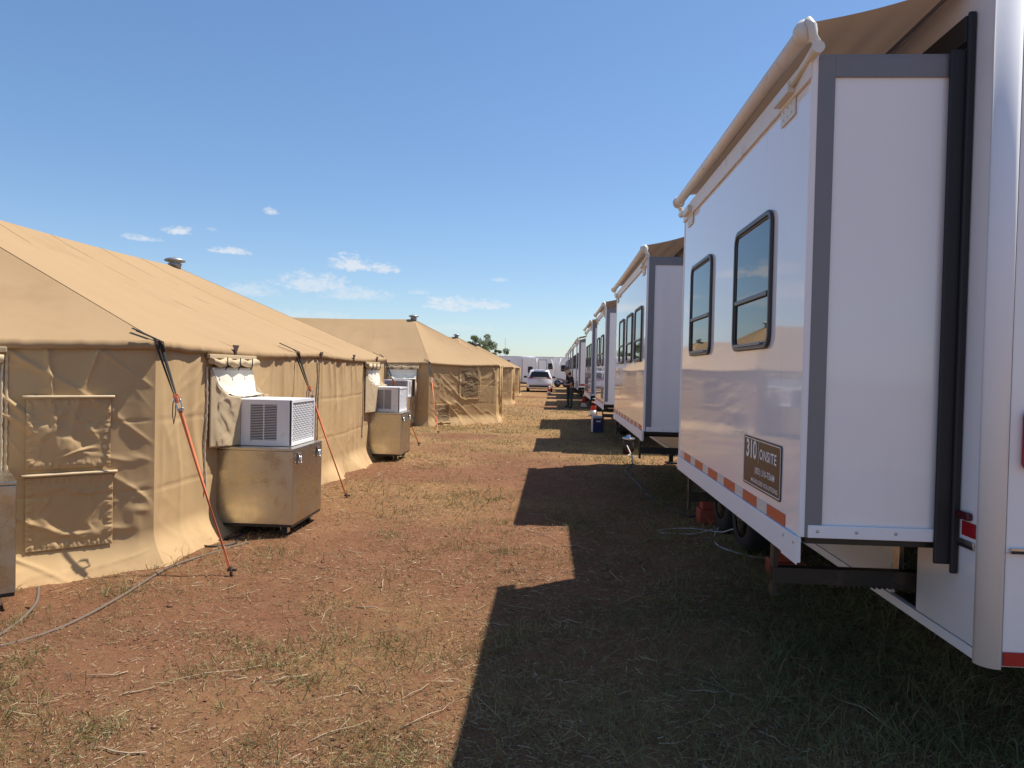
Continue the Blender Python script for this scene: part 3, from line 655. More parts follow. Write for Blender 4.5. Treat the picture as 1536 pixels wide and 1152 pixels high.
def duct_sleeve(t, wall, u0, u1, target, ac_w, zt=1.66, zb=.86, seed=0, ac_top=1.33):
    """roll-up flap, cream liner and tan sleeve running from the wall out to the air conditioner. target = local point of AC rear-top centre"""
    wl, a, d, out, w, P, U, V = wall
    base = a + d * ((u0 + u1) / 2)
    # rolled flap
    n = 24; pts = []; rr = []
    for k in range(n):
        u = u0 - .06 + (u1 - u0 + .12) * k / (n - 1); p = a + d * u + out * .055; p.z = zt + .012 * math.sin(k * .9 + seed); pts.append(p); rr.append(.040 + .014 * float(fbm(k * .45, seed * 3.7, 0, 2, 5)))
    MB().tube(pts, rr, 12, flat=.85).build('rolled_flap', CANVAS_PALE, t)
    MB().box(u0 - .08, u1 + .08, zt + .035, zt + .075, .015, .05, M=frame_M(a, d, (0, 0, 1), out)).build('flap_hood', CANVAS_PALE, t, bevel=.006)
    for k in (.18, .5, .82):
        p = a + d * (u0 + (u1 - u0) * k) + out * .055; p.z = zt
        MB().tube([p + out * .05 + Vector((0, 0, .05)), p + out * .052 + Vector((0, 0, -.03)), p + out * .03 + Vector((0, 0, -.07))], .006, 5).build('flap_tie', WEB, t)
    # loft from wall rectangle to AC rectangle
    nu, nv = 40, 26
    tu = (target - a).dot(d); td = (target - a).dot(out)
    def surf(s, q):                                                  # s: 0..1 round top edge left->right, q: wall->AC
        pass
    S, Q = np.meshgrid(np.linspace(0, 1, nu), np.linspace(0, 1, nv), indexing='ij')
    uu = (u0 + (u1 - u0) * S) * (1 - Q) + (tu - ac_w / 2 + ac_w * S) * Q
    zz = (zt - .05) * (1 - Q) ** 2.8 + (ac_top + .006) * (1 - (1 - Q) ** 2.8) + (.02 * fbm(S * 5, Q * 4, seed, 3, 3) + .02 * (1 - np.abs(fbm(S * 4 + Q * 2, Q * 3 - S * 2, seed, 2, 33))) ** 4) * np.sin(np.pi * Q) - .03 * np.sin(np.pi * S) * np.sin(np.pi * Q)
    dd = .03 + (td - .03) * Q + .01 * fbm(S * 4, Q * 4, seed + 4, 2, 5) * np.sin(np.pi * Q)
    def pts_of(uu, zz, dd):
        G = np.array(a) + np.array(d) * uu[..., None] + np.array(out) * dd[..., None]; G[..., 2] = zz; return G
    top = MB().grid(pts_of(uu, zz, dd)).build('duct_liner', CANVAS_WHITE, t, solid=.01)
    for side in (0, 1):
        H, Q = np.meshgrid(np.linspace(0, 1, nu), np.linspace(0, 1, nv), indexing='ij')
        ztop = (zt - .05) * (1 - Q) ** 2.8 + (ac_top + .0) * (1 - (1 - Q) ** 2.8)
        zz = zb + (ztop - zb) * H + .0
        uu = (u0 + (u1 - u0) * side) * (1 - Q) + (tu - ac_w / 2 + ac_w * side) * Q + (1 if side else -1) * ((.035 * fbm(H * 3 + Q * 2, Q * 2.5, seed + side, 3, 9) + .022 * (1 - np.abs(fbm(H * 3.5 - Q * 3, Q * 2.5 + H, seed + side, 2, 19))) ** 4) * np.sin(np.pi * Q) + .008)
        dd = .02 + (td - .02 + .05) * Q
        MB().grid(pts_of(uu, zz, dd)).build('duct_side', CANVAS_PALE, t, solid=.008)
    # zipper edges of the opening
    for u in (u0 - .05, u1 + .05):
        pts = [wall_pt(wall, u + .004 * math.sin(k * 2), .45 + k * .03, .012) for k in range(40)]
        for _ in range(6): pts = [pts[0]] + [(pts[i - 1] + pts[i] * 2 + pts[i + 1]) / 4 for i in range(1, 39)] + [pts[-1]]
        MB().tube(pts, [.011 + .003 * math.sin(k * 2.3) for k in range(40)], 6, flat=.6).build('opening_edge', MESHCLOTH, t)

# tent 1 runs along the aisle, tents 2-4 across it
tent1, c1, w1 = make_tent('nearest tan canvas tent on the left, with stacked window flaps and two cooling units', (-6.35, 9.575, 0), R(90), -2.825, 2.125, 1.1, 1.8, (1.3, .3, .3, .3, .3, .3, .3, 2.4), 1.0, 1)
tent2, c2, w2 = make_tent('second tan canvas tent, one square window on its angled wall beside an orange strap', (-7.1, 23.55, 0), 0, -2.45, 2.45, 1.1, 1.1, (.8, 1.0, .7, .3, .3, .3, .3, .4), .8, 2)
tent3, c3, w3 = make_tent('third tan canvas tent, mostly hidden behind the one with a square window', (-7.35, 35.9, 0), 0, -2.45, 2.45, 1.1, 1.1, (.4, .6, .5, .2, .2, .2, .2, .2), .6, 3)
tent4, c4, w4 = make_tent('farthest tan canvas tent, beside the parked white minivan', (-7.6, 47.6, 0), 0, -2.45, 2.45, 1.1, 1.1, (.3, .5, .4, .2, .2, .2, .2, .2), .5, 4)
# chamfer wall 7 of tent 1 runs from corner 7 to corner 0 (corner 0 = eave post by the near strap)
W7 = w1[7][4]
ruffle_patch(tent1, w1[7], W7 - .88, W7 - .33, .83, 1.36, 5, amp=.55)
ruffle_patch(tent1, w1[7], W7 - .88, W7 - .31, .22, .77, 8, amp=.55)
seam_strip(tent1, w1[7], W7 - 1.03)
seam_strip(tent1, w1[0], 3.95)
ruffle_patch(tent2, w2[1], 1.15, 2.0, .72, 1.7, 3, sub=False, amp=.3); ruffle_patch(tent2, w2[1], .28, .82, .06, .62, 4, sub=False, amp=.4)
ruffle_patch(tent3, w3[1], 1.15, 2.0, .72, 1.7, 6, sub=False, amp=.3)
for (tt, cc) in ((tent2, c2), (tent3, c3), (tent4, c4)):             # poles showing as ribs through the end wall
    for y in (-.35, .45):
        MB().tube([(cc[2].x - .0 + .012, y, .02), (cc[2].x + .012, y, EAVE - .05)], .035, 8).build('wall_pole_sleeve', CANVAS, tt)
# small black tabs at the eaves
for (tt, cc, us) in ((tent1, c1, (1.35, 4.0, 5.6, 7.1)), (tent2, c2, (1.2, 3.2, 5.2))):
    a, b = cc[0], cc[1]; d = (b - a).normalized(); out = d.cross(Vector((0, 0, 1)))
    for u in us:
        p = a + d * u; M = frame_M((p.x + out.x * .03, p.y + out.y * .03, EAVE - .03), d, (0, 0, 1), out)
        tb = MB(); tb.prism([(-.07, .045), (.07, .045), (.02, -.02), (.02, -.06), (-.02, -.06), (-.02, -.02)], .005, .012, M); tb.build('eave_tab', STAKE, tt)

# ratchet straps
def strap(label, eave, stake, roofdir, k=1.0):
    t = thing('tie_down_strap', label, 'strap', stake, 0, 'tie-down straps of the tents')
    e = Vector(eave) - Vector(stake); s = Vector((0, 0, .05)); d = (s - e).normalized(); L = (s - e).length
    side = d.cross(Vector((.3, -1, .2))).normalized(); nrm = side.cross(d)
    def ribbon(a, b, w, twist, n=24, sag=.0, mb=None, th=.0035):
        G = np.zeros((n, 2, 3))
        for i in range(n):
            f = i / (n - 1); p = a.lerp(b, f) + Vector((0, 0, -sag * math.sin(math.pi * f))); ang = twist * f
            q = side * math.cos(ang) + nrm * math.sin(ang); G[i, 0] = p - q * w / 2; G[i, 1] = p + q * w / 2
        return G
    b0 = e + d * (L * .26)
    m = MB(); m.grid(ribbon(e + Vector((0, 0, .01)), b0, .024, 1.6)); m.grid(ribbon(e + side * .03 + Vector((0, 0, .0)), b0 + side * .012, .016, -1.4))
    m.build('black_webbing', WEB, t, solid=.005, kind=None)
    top = MB(); rd = Vector(roofdir); top.tube([e + rd * .30 + Vector((0, 0, .02)), e + rd * .12 + Vector((0, 0, .022)), e + Vector((0, 0, .022)) - rd * .035, e - rd * .045 + Vector((0, 0, -.05))], .012, 6, flat=.5); top.build('roof_tail', WEB, t)
    top2 = MB(); r2 = Matrix.Rotation(.8, 3, 'Z') @ rd; top2.tube([e + r2 * .22 + Vector((0, 0, .02)), e + r2 * .08 + Vector((0, 0, .02)), e - rd * .02 + Vector((0, 0, .0))], .008, 6, flat=.5); top2.build('roof_tail', WEB, t)
    tl = MB(); q0 = b0 - d * .05
    tl.tube([q0, q0 + Vector((-.03, .01, -.07)), q0 + Vector((-.035, .015, -.16)), q0 + Vector((-.015, .0, -.23)), q0 + Vector((  .005, -.01, -.14)), q0 + Vector((.0, -.005, -.04))], .008, 6, flat=.35); tl.build('webbing_tail', WEB, t)
    M = frame_M(b0, side, d, nrm)
    bk = MB(); bk.box(-.022, -.016, -.05, .09, -.012, .018, M=M); bk.box(.016, .022, -.05, .09, -.012, .018, M=M); bk.tube([M @ Vector((-.024, .0, .0)), M @ Vector((.024, .0, .0))], .011, 8); bk.tube([M @ Vector((-.024, .07, .005)), M @ Vector((.024, .07, .005))], .008, 8)
    bk.build('buckle', STEELB, t)
    hd = MB(); hd.box(-.022, .022, -.055, -.02, .008, .022, M=M); hd.box(-.012, .012, -.035, .02, .018, .028, M=M); hd.build('buckle_handle', ORANGE, t, bevel=.004)
    w = MB(); w.grid(ribbon(b0 + d * .08, s, .021, 2.8, 40)); w.build('orange_webbing', ORANGE, t, solid=.0035)
    w = MB(); w.grid(ribbon(b0 + d * .08 + side * .012, s + side * .004, .014, 1.7, 40)); w.build('orange_webbing', ORANGE, t, solid=.0035)
    st = MB(); st.tube([(.0, 0, -.1), (.015, -.01, .08)], [.012, .012], 8); st.box(-.02, .05, -.012, .012, .04, .058); st.build('stake', STAKE, t)
strap('orange strap at the nearest corner of the near tent, left of the larger metal box', (-3.17, 5.63, 1.80), (-2.49, 5.47, -.01), (-.8, .05, .33))
strap('orange strap pegged right behind the larger metal box, middle of the near tent', (-3.17, 8.75, 1.80), (-2.55, 8.82, -.01), (-.8, .1, .33))
strap('strap at the far corner of the near tent, behind the smaller metal box', (-3.2, 13.5, 1.80), (-2.84, 15.19, -.01), (-.7, -.3, .33))
strap('bright orange strap on the corner of the second tent with the square window', (-3.53, 20.38, 1.80), (-2.9, 18.13, -.01), (-.6, .5, .33))

# ------------------------------------------------------------------ metal boxes and air conditioners  (local: front face -y' = aisle side is +x)
def make_box(label, loc, rz, w=.80, dp=.85, zt=.85):
    """local: x 0..w away from tent, y 0..dp"""
    t = thing('metal_case', label, 'metal box', loc, rz, 'metal boxes on castors')
    b = MB(); b.box(0, w, 0, dp, .12, zt - .026); b.build('body', CRATE, t, bevel=.004)
    b = MB(); b.box(-.003, w + .003, -.003, dp + .003, zt - .024, zt); b.build('lid', CRATE, t, bevel=.005)
    MB().box(.005, w - .005, .005, dp - .005, .095, .1195).build('base_frame', BLKSTEEL, t)
    for yy in (.14, dp - .14):
        l = MB(); M = frame_M((w + .003, yy, zt - .1), (0, 1, 0), (0, 0, 1), (1, 0, 0)); l.box(-.03, .03, -.06, .055, 0, .006, M=M); l.box(-.018, .018, -.025, .045, .006, .018, M=M)
        lt = l.build('latch', ALU, t, bevel=.003)
        r = MB(); r.tube([M @ Vector(p) for p in ((-.02, .02, .016), (-.026, -.05, .022), (.026, -.05, .022), (.02, .02, .016))], .005, 6); r.build('latch_ring', ALU, lt)
    for (x, y) in ((.1, .1), (w - .1, .1), (.1, dp - .1), (w - .1, dp - .1)):
        cmb = MB(); cmb.box(x - .045, x + .045, y - .045, y + .045, .086, .0945); cmb.box(x - .034, x - .028, y - .04, y + .03, .03, .0855); cmb.box(x + .028, x + .034, y - .04, y + .03, .03, .0855)
        cc = cmb.build('castor', ALU, t)
        MB().lathe([(.012, -.026), (.045, -.024), (.05, -.016), (.05, .016), (.045, .024), (.012, .026)], 18, frame_M((x, y - .02, .05), (0, 1, 0), (0, 0, 1), (1, 0, 0))).build('castor_wheel', TYRE, cc)
    return t
def make_ac(label, loc, rz, w=.72, dp=.67, h=.45):
    """local: x 0..w outward (condenser face at x=w), y 0..dp, sits at z=0"""
    t = thing('air_conditioner', label, 'air conditioner', loc, rz, 'window air conditioners on the boxes')
    th = .02
    b = MB(); b.box(0, w - .001, 0, dp, h - .012, h); b.box(0, w - .001, 0, dp, 0, .03)
    # louvre window in both sides: x .33..w-.14 , z .05..h-.04
    x0, x1 = w * .43, w * .80; z0, z1 = .055, h - .045
    for (ya, yb) in ((0, .012), (dp - .012, dp)):
        b.box(0, x0, ya, yb, .03, h - .012); b.box(x1, w - .001, ya, yb, .03, h - .012); b.box(x0, x1, ya, yb, .03, z0); b.box(x0, x1, ya, yb, z1, h - .012)
    b.box(0, .02, .012, dp - .012, .03, h - .012)
    cs = b.build('casing', ACW, t)
    MB().box(.03, w - .06, .035, dp - .035, .03, h - .02).build('coil_core', ACDARK, t)
    for yy in (.002, dp - .002):
        s = -1 if yy < .1 else 1; n = 22
        MB().box((x0 + x1) / 2 - .005, (x0 + x1) / 2 + .005, min(yy, yy - s * .01), max(yy, yy - s * .01), z0, z1).build('louvre_divider', ACW, t)
        src = None
        for k in range(n):
            z = z0 + (z1 - z0) * (k + .5) / n
            if src is None:
                M = Matrix.Rotation(.5 * s, 4, 'X'); src = MB().box(x0, x1, -.006, .006, -.0018, .0018, M=M).build('slat', ACW, t); src.location = (0, yy - s * .004, z)
            else:
                o = src.copy(); COL.objects.link(o); o.location = (0, yy - s * .004, z)
    # rear frame and diamond mesh
    M = frame_M((w, dp / 2, h / 2), (0, 1, 0), (0, 0, 1), (1, 0, 0))
    MB().ring([(-dp / 2, -h / 2), (dp / 2, -h / 2), (dp / 2, h / 2), (-dp / 2, h / 2)], [(-dp / 2 + .03, -h / 2 + .035), (dp / 2 - .03, -h / 2 + .035), (dp / 2 - .03, h / 2 - .03), (-dp / 2 + .03, h / 2 - .03)], -.02, .006, M).build('end_frame', ACW, t, bevel=.004)
    MB().box(-dp / 2 + .03, dp / 2 - .03, -h / 2 + .03, h / 2 - .03, -.05, -.035, M=M).build('condenser_fins', FIN, t)
    g = MB(); W2, H2 = dp / 2 - .028, h / 2 - .032; st = .045
    for sgn in (1, -1):
        k = -(W2 + H2)
        while k < W2 + H2:
            pts = []                                                 # line y = sgn*x + k clipped to the rectangle
            for x in (-W2, W2):
                y = sgn * x + k
                if -H2 <= y <= H2: pts.append((x, y))
            for y in (-H2, H2):
                x = (y - k) / sgn
                if -W2 < x < W2: pts.append((x, y))
            if len(pts) >= 2 and (Vector(pts[0]) - Vector(pts[1])).length > .02:
                g.tube([M @ Vector((*pts[0], -.006)), M @ Vector((*pts[1], -.006))],   .0042, 4, caps=False, smooth=False)
            k += st
    g.build('grille', ACW, t, kind='stuff')
    MB().box(.06, w * .3, -.0015, .0, h * .55, h * .8).build('rating_label', WTRIM, t); MB().box(-.0, w + .006, dp * .1, dp * .9, h, h + .002).build('top_plate', ACW, t)
    return t
make_box('larger scuffed metal box on castors in front of the near tent', (-3.26, 6.72, 0), 0)
make_ac('white air conditioner on the larger metal box', (-3.265, 6.885, .855), 0)
make_box('smaller metal box on castors at the far end of the near tent', (-3.39, 12.48, 0), 0, .74, .82)
make_ac('white air conditioner on the smaller metal box', (-3.44, 12.62, .855), 0, .72, .66, .44)
ang = math.atan2(-.74, .67)                                          # out of the angled wall
make_box('metal box cut off by the left edge, beside the stacked window flaps', (-3.49 - .67 * .70 - .74 * .95 , 4.50 + .74 * .70 - .67 * .95, 0), ang, .70, .95)
make_ac('white air conditioner on the metal box at the left edge', (-3.49 - .67 * .70 - .74 * .80, 4.50 + .74 * .70 - .67 * .80, .855), ang)
make_box('metal box against the shaded wall of the second tent', (-4.75, 20.25, 0), R(-90), .8, .85)
make_ac('white air conditioner on the shaded wall of the second tent, partly hidden', (-4.65, 20.25, .855), R(-90))
def loc_in(t, p): return (Matrix.Translation(t.location) @ t.rotation_euler.to_matrix().to_4x4()).inverted() @ Vector(p)
duct_sleeve(tent1, w1[0], 6.52 - 5.65, 7.40 - 5.65, loc_in(tent1, (-3.10, 7.22, 1.33)), .66, seed=1)
duct_sleeve(tent1, w1[0], 12.05 - 5.65, 12.85 - 5.65, loc_in(tent1, (-3.16, 12.95, 1.33)), .66, seed=2)
duct_sleeve(tent1, w1[7], W7 - 1.9, W7 - 1.08, loc_in(tent1, (-3.2 - .74 * 1.55 + .67 * .25, 5.65 - .67 * 1.55 - .74 * .25, 1.33)), .62, seed=3)
duct_sleeve(tent2, w2[0], 5.9, 6.75, loc_in(tent2, (-4.22, 20.1, 1.33)), .66, seed=4)

# ------------------------------------------------------------------ people
def skin_obj(verts, edges, radii, root=0, sub=1):
    me = bpy.data.meshes.new('body'); me.from_pydata(verts, edges, []); o = bpy.data.objects.new('body_tmp', me); COL.objects.link(o)
    o.modifiers.new('skin', 'SKIN')
    for i, r in enumerate(radii):
        s = me.skin_vertices[0].data[i]; s.radius = (r, r) if not isinstance(r, tuple) else r; s.use_root = (i == root)
    m = o.modifiers.new('sub', 'SUBSURF'); m.levels = sub; m.render_levels = sub
    dg = bpy.context.evaluated_depsgraph_get(); dg.update(); new = bpy.data.meshes.new_from_object(o.evaluated_get(dg)); bpy.data.objects.remove(o); return new
SKIN = mat('skin', (.40, .22, .15), .55); SHIRT = mat('black_shirt', (.018, .019, .024), .85, bump=.2, bscale=30); TROUS = mat('dark_green_trousers', (.030, .040, .036), .85, bump=.2, bscale=20); BOOT = mat('black_boot', (.015, .013, .012), .6)
STRAWHAT = mat('straw_hat', (.52, .40, .22), .8, bump=.3, bscale=200); CAPM = mat('brown_cap', (.20, .12, .10), .8); HAIR = mat('dark_hair', (.02, .014, .01), .6)
def person(label, loc, rz, hat, stoop, hands, item, hscale=1.0):
    t = thing('person', label, 'person', loc, rz, None)               # faces local +x
    V = []; E = []; Rr = []
    def v(p, r, link=None):
        V.append(tuple(q * hscale for q in p)); Rr.append(r if not isinstance(r, tuple) else r)
        if link is not None: E.append((link, len(V) - 1))
        return len(V) - 1
    pel = v((0, 0, .96), (.15, .125)); bel = v((.01, 0, 1.10), (.155, .12), pel); che = v((.02, 0, 1.30), (.165, .125), bel); upp = v((.03, 0, 1.43), (.12, .09), che)
    nk = v((.05 + stoop * .3, 0, 1.52), .058, upp); h1 = v((.075 + stoop, 0, 1.60), .075, nk); h2 = v((.07 + stoop, 0, 1.69), .095, h1); h3 = v((.055 + stoop, 0, 1.75), .07, h2)
    v((.18 + stoop, 0, 1.655 - stoop * .2), .016, h2)
    for s in (-1, 1):
        hp = v((0, s * .10, .90), .10, pel); kn = v((.02, s * .11, .50), .066, hp); an = v((-.01, s * .12, .10), .05, kn); he = v((.0, s * .12, .05), .048, an); v((.16, s * .135, .035), .038, he)
        v((.075 + stoop, s * .088, 1.665), .014, h2)
        sh = v((.03, s * .19, 1.42), .066, upp); el = v((.05, s * .255, 1.14), .047, sh); hx, hy, hz = hands[0 if s < 0 else 1]
        wr = v((hx - .10, s * hy + s * .02, hz), .032, el); pm = v((hx - .02, s * hy, hz), (.04, .022), wr)
        for k, (fl, sp) in enumerate(((.075, -.028), (.085, -.010), (.08, .010), (.06, .027))):
            kn1 = v((hx + .035, s * hy + sp, hz + .012), .0095, pm); v((hx + fl, s * (hy - .012) + sp, hz - .008), .0085, kn1)
        th = v((hx + .0, s * (hy - .035), hz + .02), .011, pm); v((hx + .04, s * (hy - .05), hz + .025), .009, th)
    me = skin_obj(V, E, [r if isinstance(r, tuple) else (r, r) for r in Rr], 0, 1)
    me.name = 'person_body'; me.materials.clear()
    for m_ in (SKIN, SHIRT, TROUS, BOOT): me.materials.append(m_)
    for p in me.polygons:
        x, y, z = p.center / hscale; p.use_smooth = True
        if z < .13: p.material_index = 3
        elif z < 1.0 and abs(y) < .2 and x < .18: p.material_index = 2
        elif z > 1.5: p.material_index = 0
        elif (abs(y) > .15 and z < 1.22) or x > .22: p.material_index = 0
        else: p.material_index = 1
    b = bpy.data.objects.new('body', me); COL.objects.link(b); b.parent = t
    hc = Vector((.06 + stoop, 0, 1.72)) * hscale; Mh = Matrix.Translation(hc) @ Matrix.Rotation(.25 + stoop, 4, 'Y')
    if hat == 'straw':
        MB().lathe([(.20, -.02), (.21, -.015), (.13, .012), (.105, .02), (.10, .07), (.085, .11), (.05, .125), (.01, .127)], 24, Mh).build('straw_hat', STRAWHAT, t)
    else:
        m = MB(); m.lathe([(.108, -.03), (.11, .02), (.095, .075), (.05, .105), (.01, .11)], 20, Mh); m.prism([(.09 + .11 * math.cos(a), .085 * math.sin(a)) for a in np.linspace(-1.57, 1.57, 10)], .0, .012, Mh); m.build('cap', CAPM, t)
    MB().lathe([(.06, -.13), (.09, -.09), (.098, -.03), (.09, .0)], 14, Matrix.Translation(hc + Vector((-.02, 0, 0)))).build('hair', HAIR, t)
    for s in (-1, 1): MB().lathe([(.001, -.008), (.008, 0), (.001, .008)], 8, Matrix.Translation(Vector((.155 + stoop, s * .033, 1.69)) * hscale)).build('eye', BOOT, t)
    MB().tube([Vector((.152 + stoop, -.028, 1.605)) * hscale, Vector((.16 + stoop, 0, 1.602)) * hscale, Vector((.152 + stoop, .028, 1.605)) * hscale], .006, 6).build('mouth', CAPM, t)
    return t
p1 = person('person in straw hat, black shirt and dark trousers looking down at a phone', (.83, 32.4, 0), R(182), 'straw', .10, ((.36, .06, 1.12), (.38, .05, 1.13)), 'phone', .935)
p2 = person('person in a brown cap behind the straw-hatted one, holding out a tablet', (.70, 33.2, 0), R(176), 'cap', .04, ((.50, .05, 1.26), (.52, .08, 1.25)), 'tablet', 1.02)
tag(MB().box(-.075, .075, -.04, .04, -.005, .005, M=Matrix.Translation((.43, 32.38, 1.09)) @ Matrix.Rotation(.5, 4, 'Y')).build('phone', BLACK, bevel=.004), 'dark phone in the hands of the person with the straw hat', 'phone')
tag(MB().box(-.13, .13, -.09, .09, -.006, .006, M=Matrix.Translation((.08, 33.25, 1.325))).build('tablet', BLACK, bevel=.004), 'flat dark tablet held out by the person in the brown cap', 'tablet')

# ------------------------------------------------------------------ cones, jug, pump, cables, hoses
def cone(label, loc, h=.72):
    t = thing('traffic_cone', label, 'traffic cone', loc, 0, 'red and white traffic cones')
    MB().box(-.19, .19, -.19, .19, 0, .035).build('base', BLACK, t, bevel=.01)
    def rr(f): return .145 * (1 - f) + .028 * f
    fs = [(0.0, .24, CONEW, 'white_band'), (.24, .58, CONE, 'red_band'), (.58, .80, CONEW, 'white_band'), (.80, 1.0, CONE, 'red_band')]
    for (a, b, m_, n) in fs:
        MB().lathe([(rr(a), .035 + a * (h - .035)), (rr(b), .035 + b * (h - .035))], 20, smooth=True).build(n, m_, t)
cone('red and white traffic cone behind the minivan, out in the open aisle', (-.30, 52.2, -.03))
cone('red and white traffic cone beside the trailer row near the two people', (1.44, 33.6, -.03), .86)
cone('red and white traffic cone standing behind the blue jug carton', (1.53, 27.2, -.03), .9)
jug = thing('jug_carton', 'dark blue carton with a white side standing by the second trailer', 'carton', (1.24, 19.9, -.02), R(8))
MB().box(-.15, .15, -.12, .12, 0, .40).build('carton_body', BLUEP, jug, bevel=.01)
MB().box(-.157, -.151, -.12, .12, .02, .40).build('white_side', WHITETAPE, jug); MB().box(-.157, .156, -.126, .126, .401, .46).build('lid', mat('pale_lid', (.55, .56, .58), .5), jug, bevel=.01)
MB().box(-.06, .06, -.1265, -.1205, .30, .34).build('white_print_patch', CONEW, jug)
pump = thing('water_pump', 'small black pump with a silver top and hoses on the grass', 'pump', (1.56, 14.8, -.02))
MB().lathe([(.10, 0), (.115, .02), (.115, .26), (.09, .30)], 18).build('pump_body', mat('dark_red_black', (.035, .015, .013), .4), pump)
MB().lathe([(.12, .30), (.13, .31), (.13, .345), (.05, .36), (.04, .40), (.01, .405)], 18).build('pump_top', ALU, pump)
MB().tube([(.0, -.11, .16), (-.05, -.2, .2), (.02, -.28, .05), (-.05, -.4, .02), (.1, -.6, .02)], .012, 8).build('pump_hose', CABLE, pump)
MB().box(-.03, .03, -.13, -.1, .05, .11).build('valve', DEEPRED, pump)
def smooth_path(p, n=10):
    p = [Vector(q) for q in p]; out = []
    for i in range(len(p) - 1):
        a, b, c, d = p[max(i - 1, 0)], p[i], p[i + 1], p[min(i + 2, len(p) - 1)]
        for k in range(n):
            t = k / n; out.append(.5 * ((2 * b) + (c - a) * t + (2 * a - 5 * b + 4 * c - d) * t * t + (3 * b - a - 3 * c + d) * t ** 3))
    return out + [p[-1]]
def onground(pts, r): return [(x, y, float(gh(x, y)) + r * .7 + (z if z else 0)) for (x, y, z) in [(q + (0,))[:3] for q in pts]]
def cable(name, label, cat, pts, r, m_, n=8): return tag(MB().tube(smooth_path(onground(pts, r)), r, n).build(name, m_), label, cat)
cable('cable', 'thin white cable looping on the shaded ground under the nearest trailer', 'cable', [(1.95, 8.0, .45), (1.9, 7.9, .12), (1.7, 7.5), (1.62, 7.0), (1.8, 6.65), (2.0, 6.62), (2.05, 6.9), (1.98, 7.15, .12), (1.82, 7.25, .10), (1.75, 7.5, .02), (1.5, 7.75, .01), (1.2, 7.7), (1.15, 7.5), (1.45, 7.42), (1.7, 7.6, .03)], .007, CABLE, 6)
cable('power_cable', 'black cable lying in the grass between the first two trailers', 'cable', [(1.95, 8.3, .5), (1.85, 8.35, .1), (1.55, 8.6), (1.35, 9.6), (1.3, 11), (1.25, 12.2), (1.5, 13.4), (1.6, 14.5)], .014, BLACK)
cable('hose', 'long dusty hose running from under the near tent toward the bottom left', 'hose', [(-2.75, 6.4), (-3.0, 5.75), (-3.02, 5.4), (-2.95, 4.75), (-2.98, 4.2), (-3.15, 3.8), (-3.6, 3.3), (-4.3, 2.9)], .011, HOSE)
cable('hose', 'short dusty hose hanging down beside the castor at the left edge', 'hose', [(-3.42, 4.62, .12), (-3.36, 4.52, .05), (-3.32, 4.35), (-3.25, 4.1), (-3.2, 3.85)], .011, HOSE)
cable('power_cable', 'black cable bunched on the dirt under the larger metal box', 'cable', [(-3.1, 7.3, .6), (-3.05, 7.1, .05), (-2.95, 6.75), (-3.05, 6.45), (-3.2, 6.3), (-3.0, 6.2), (-2.85, 6.35), (-2.95, 6.6)], .010, BLACK, 6)
for (x, y, lb) in ((1.95, 6.05, 'orange-red leveling block in front of the tyre of the nearest trailer'), (1.80, 8.25, 'orange-red leveling block behind the wheels of the nearest trailer')):
    b = MB(); b.box(x - .13, x + .13, y - .12, y + .12, -.03, .13); b.box(x - .1, x + .1, y - .09, y + .09, .131, .28); tag(b.build('leveling_block', CHOCK, bevel=.01), lb, 'wheel chock', 'leveling blocks under the nearest trailer')

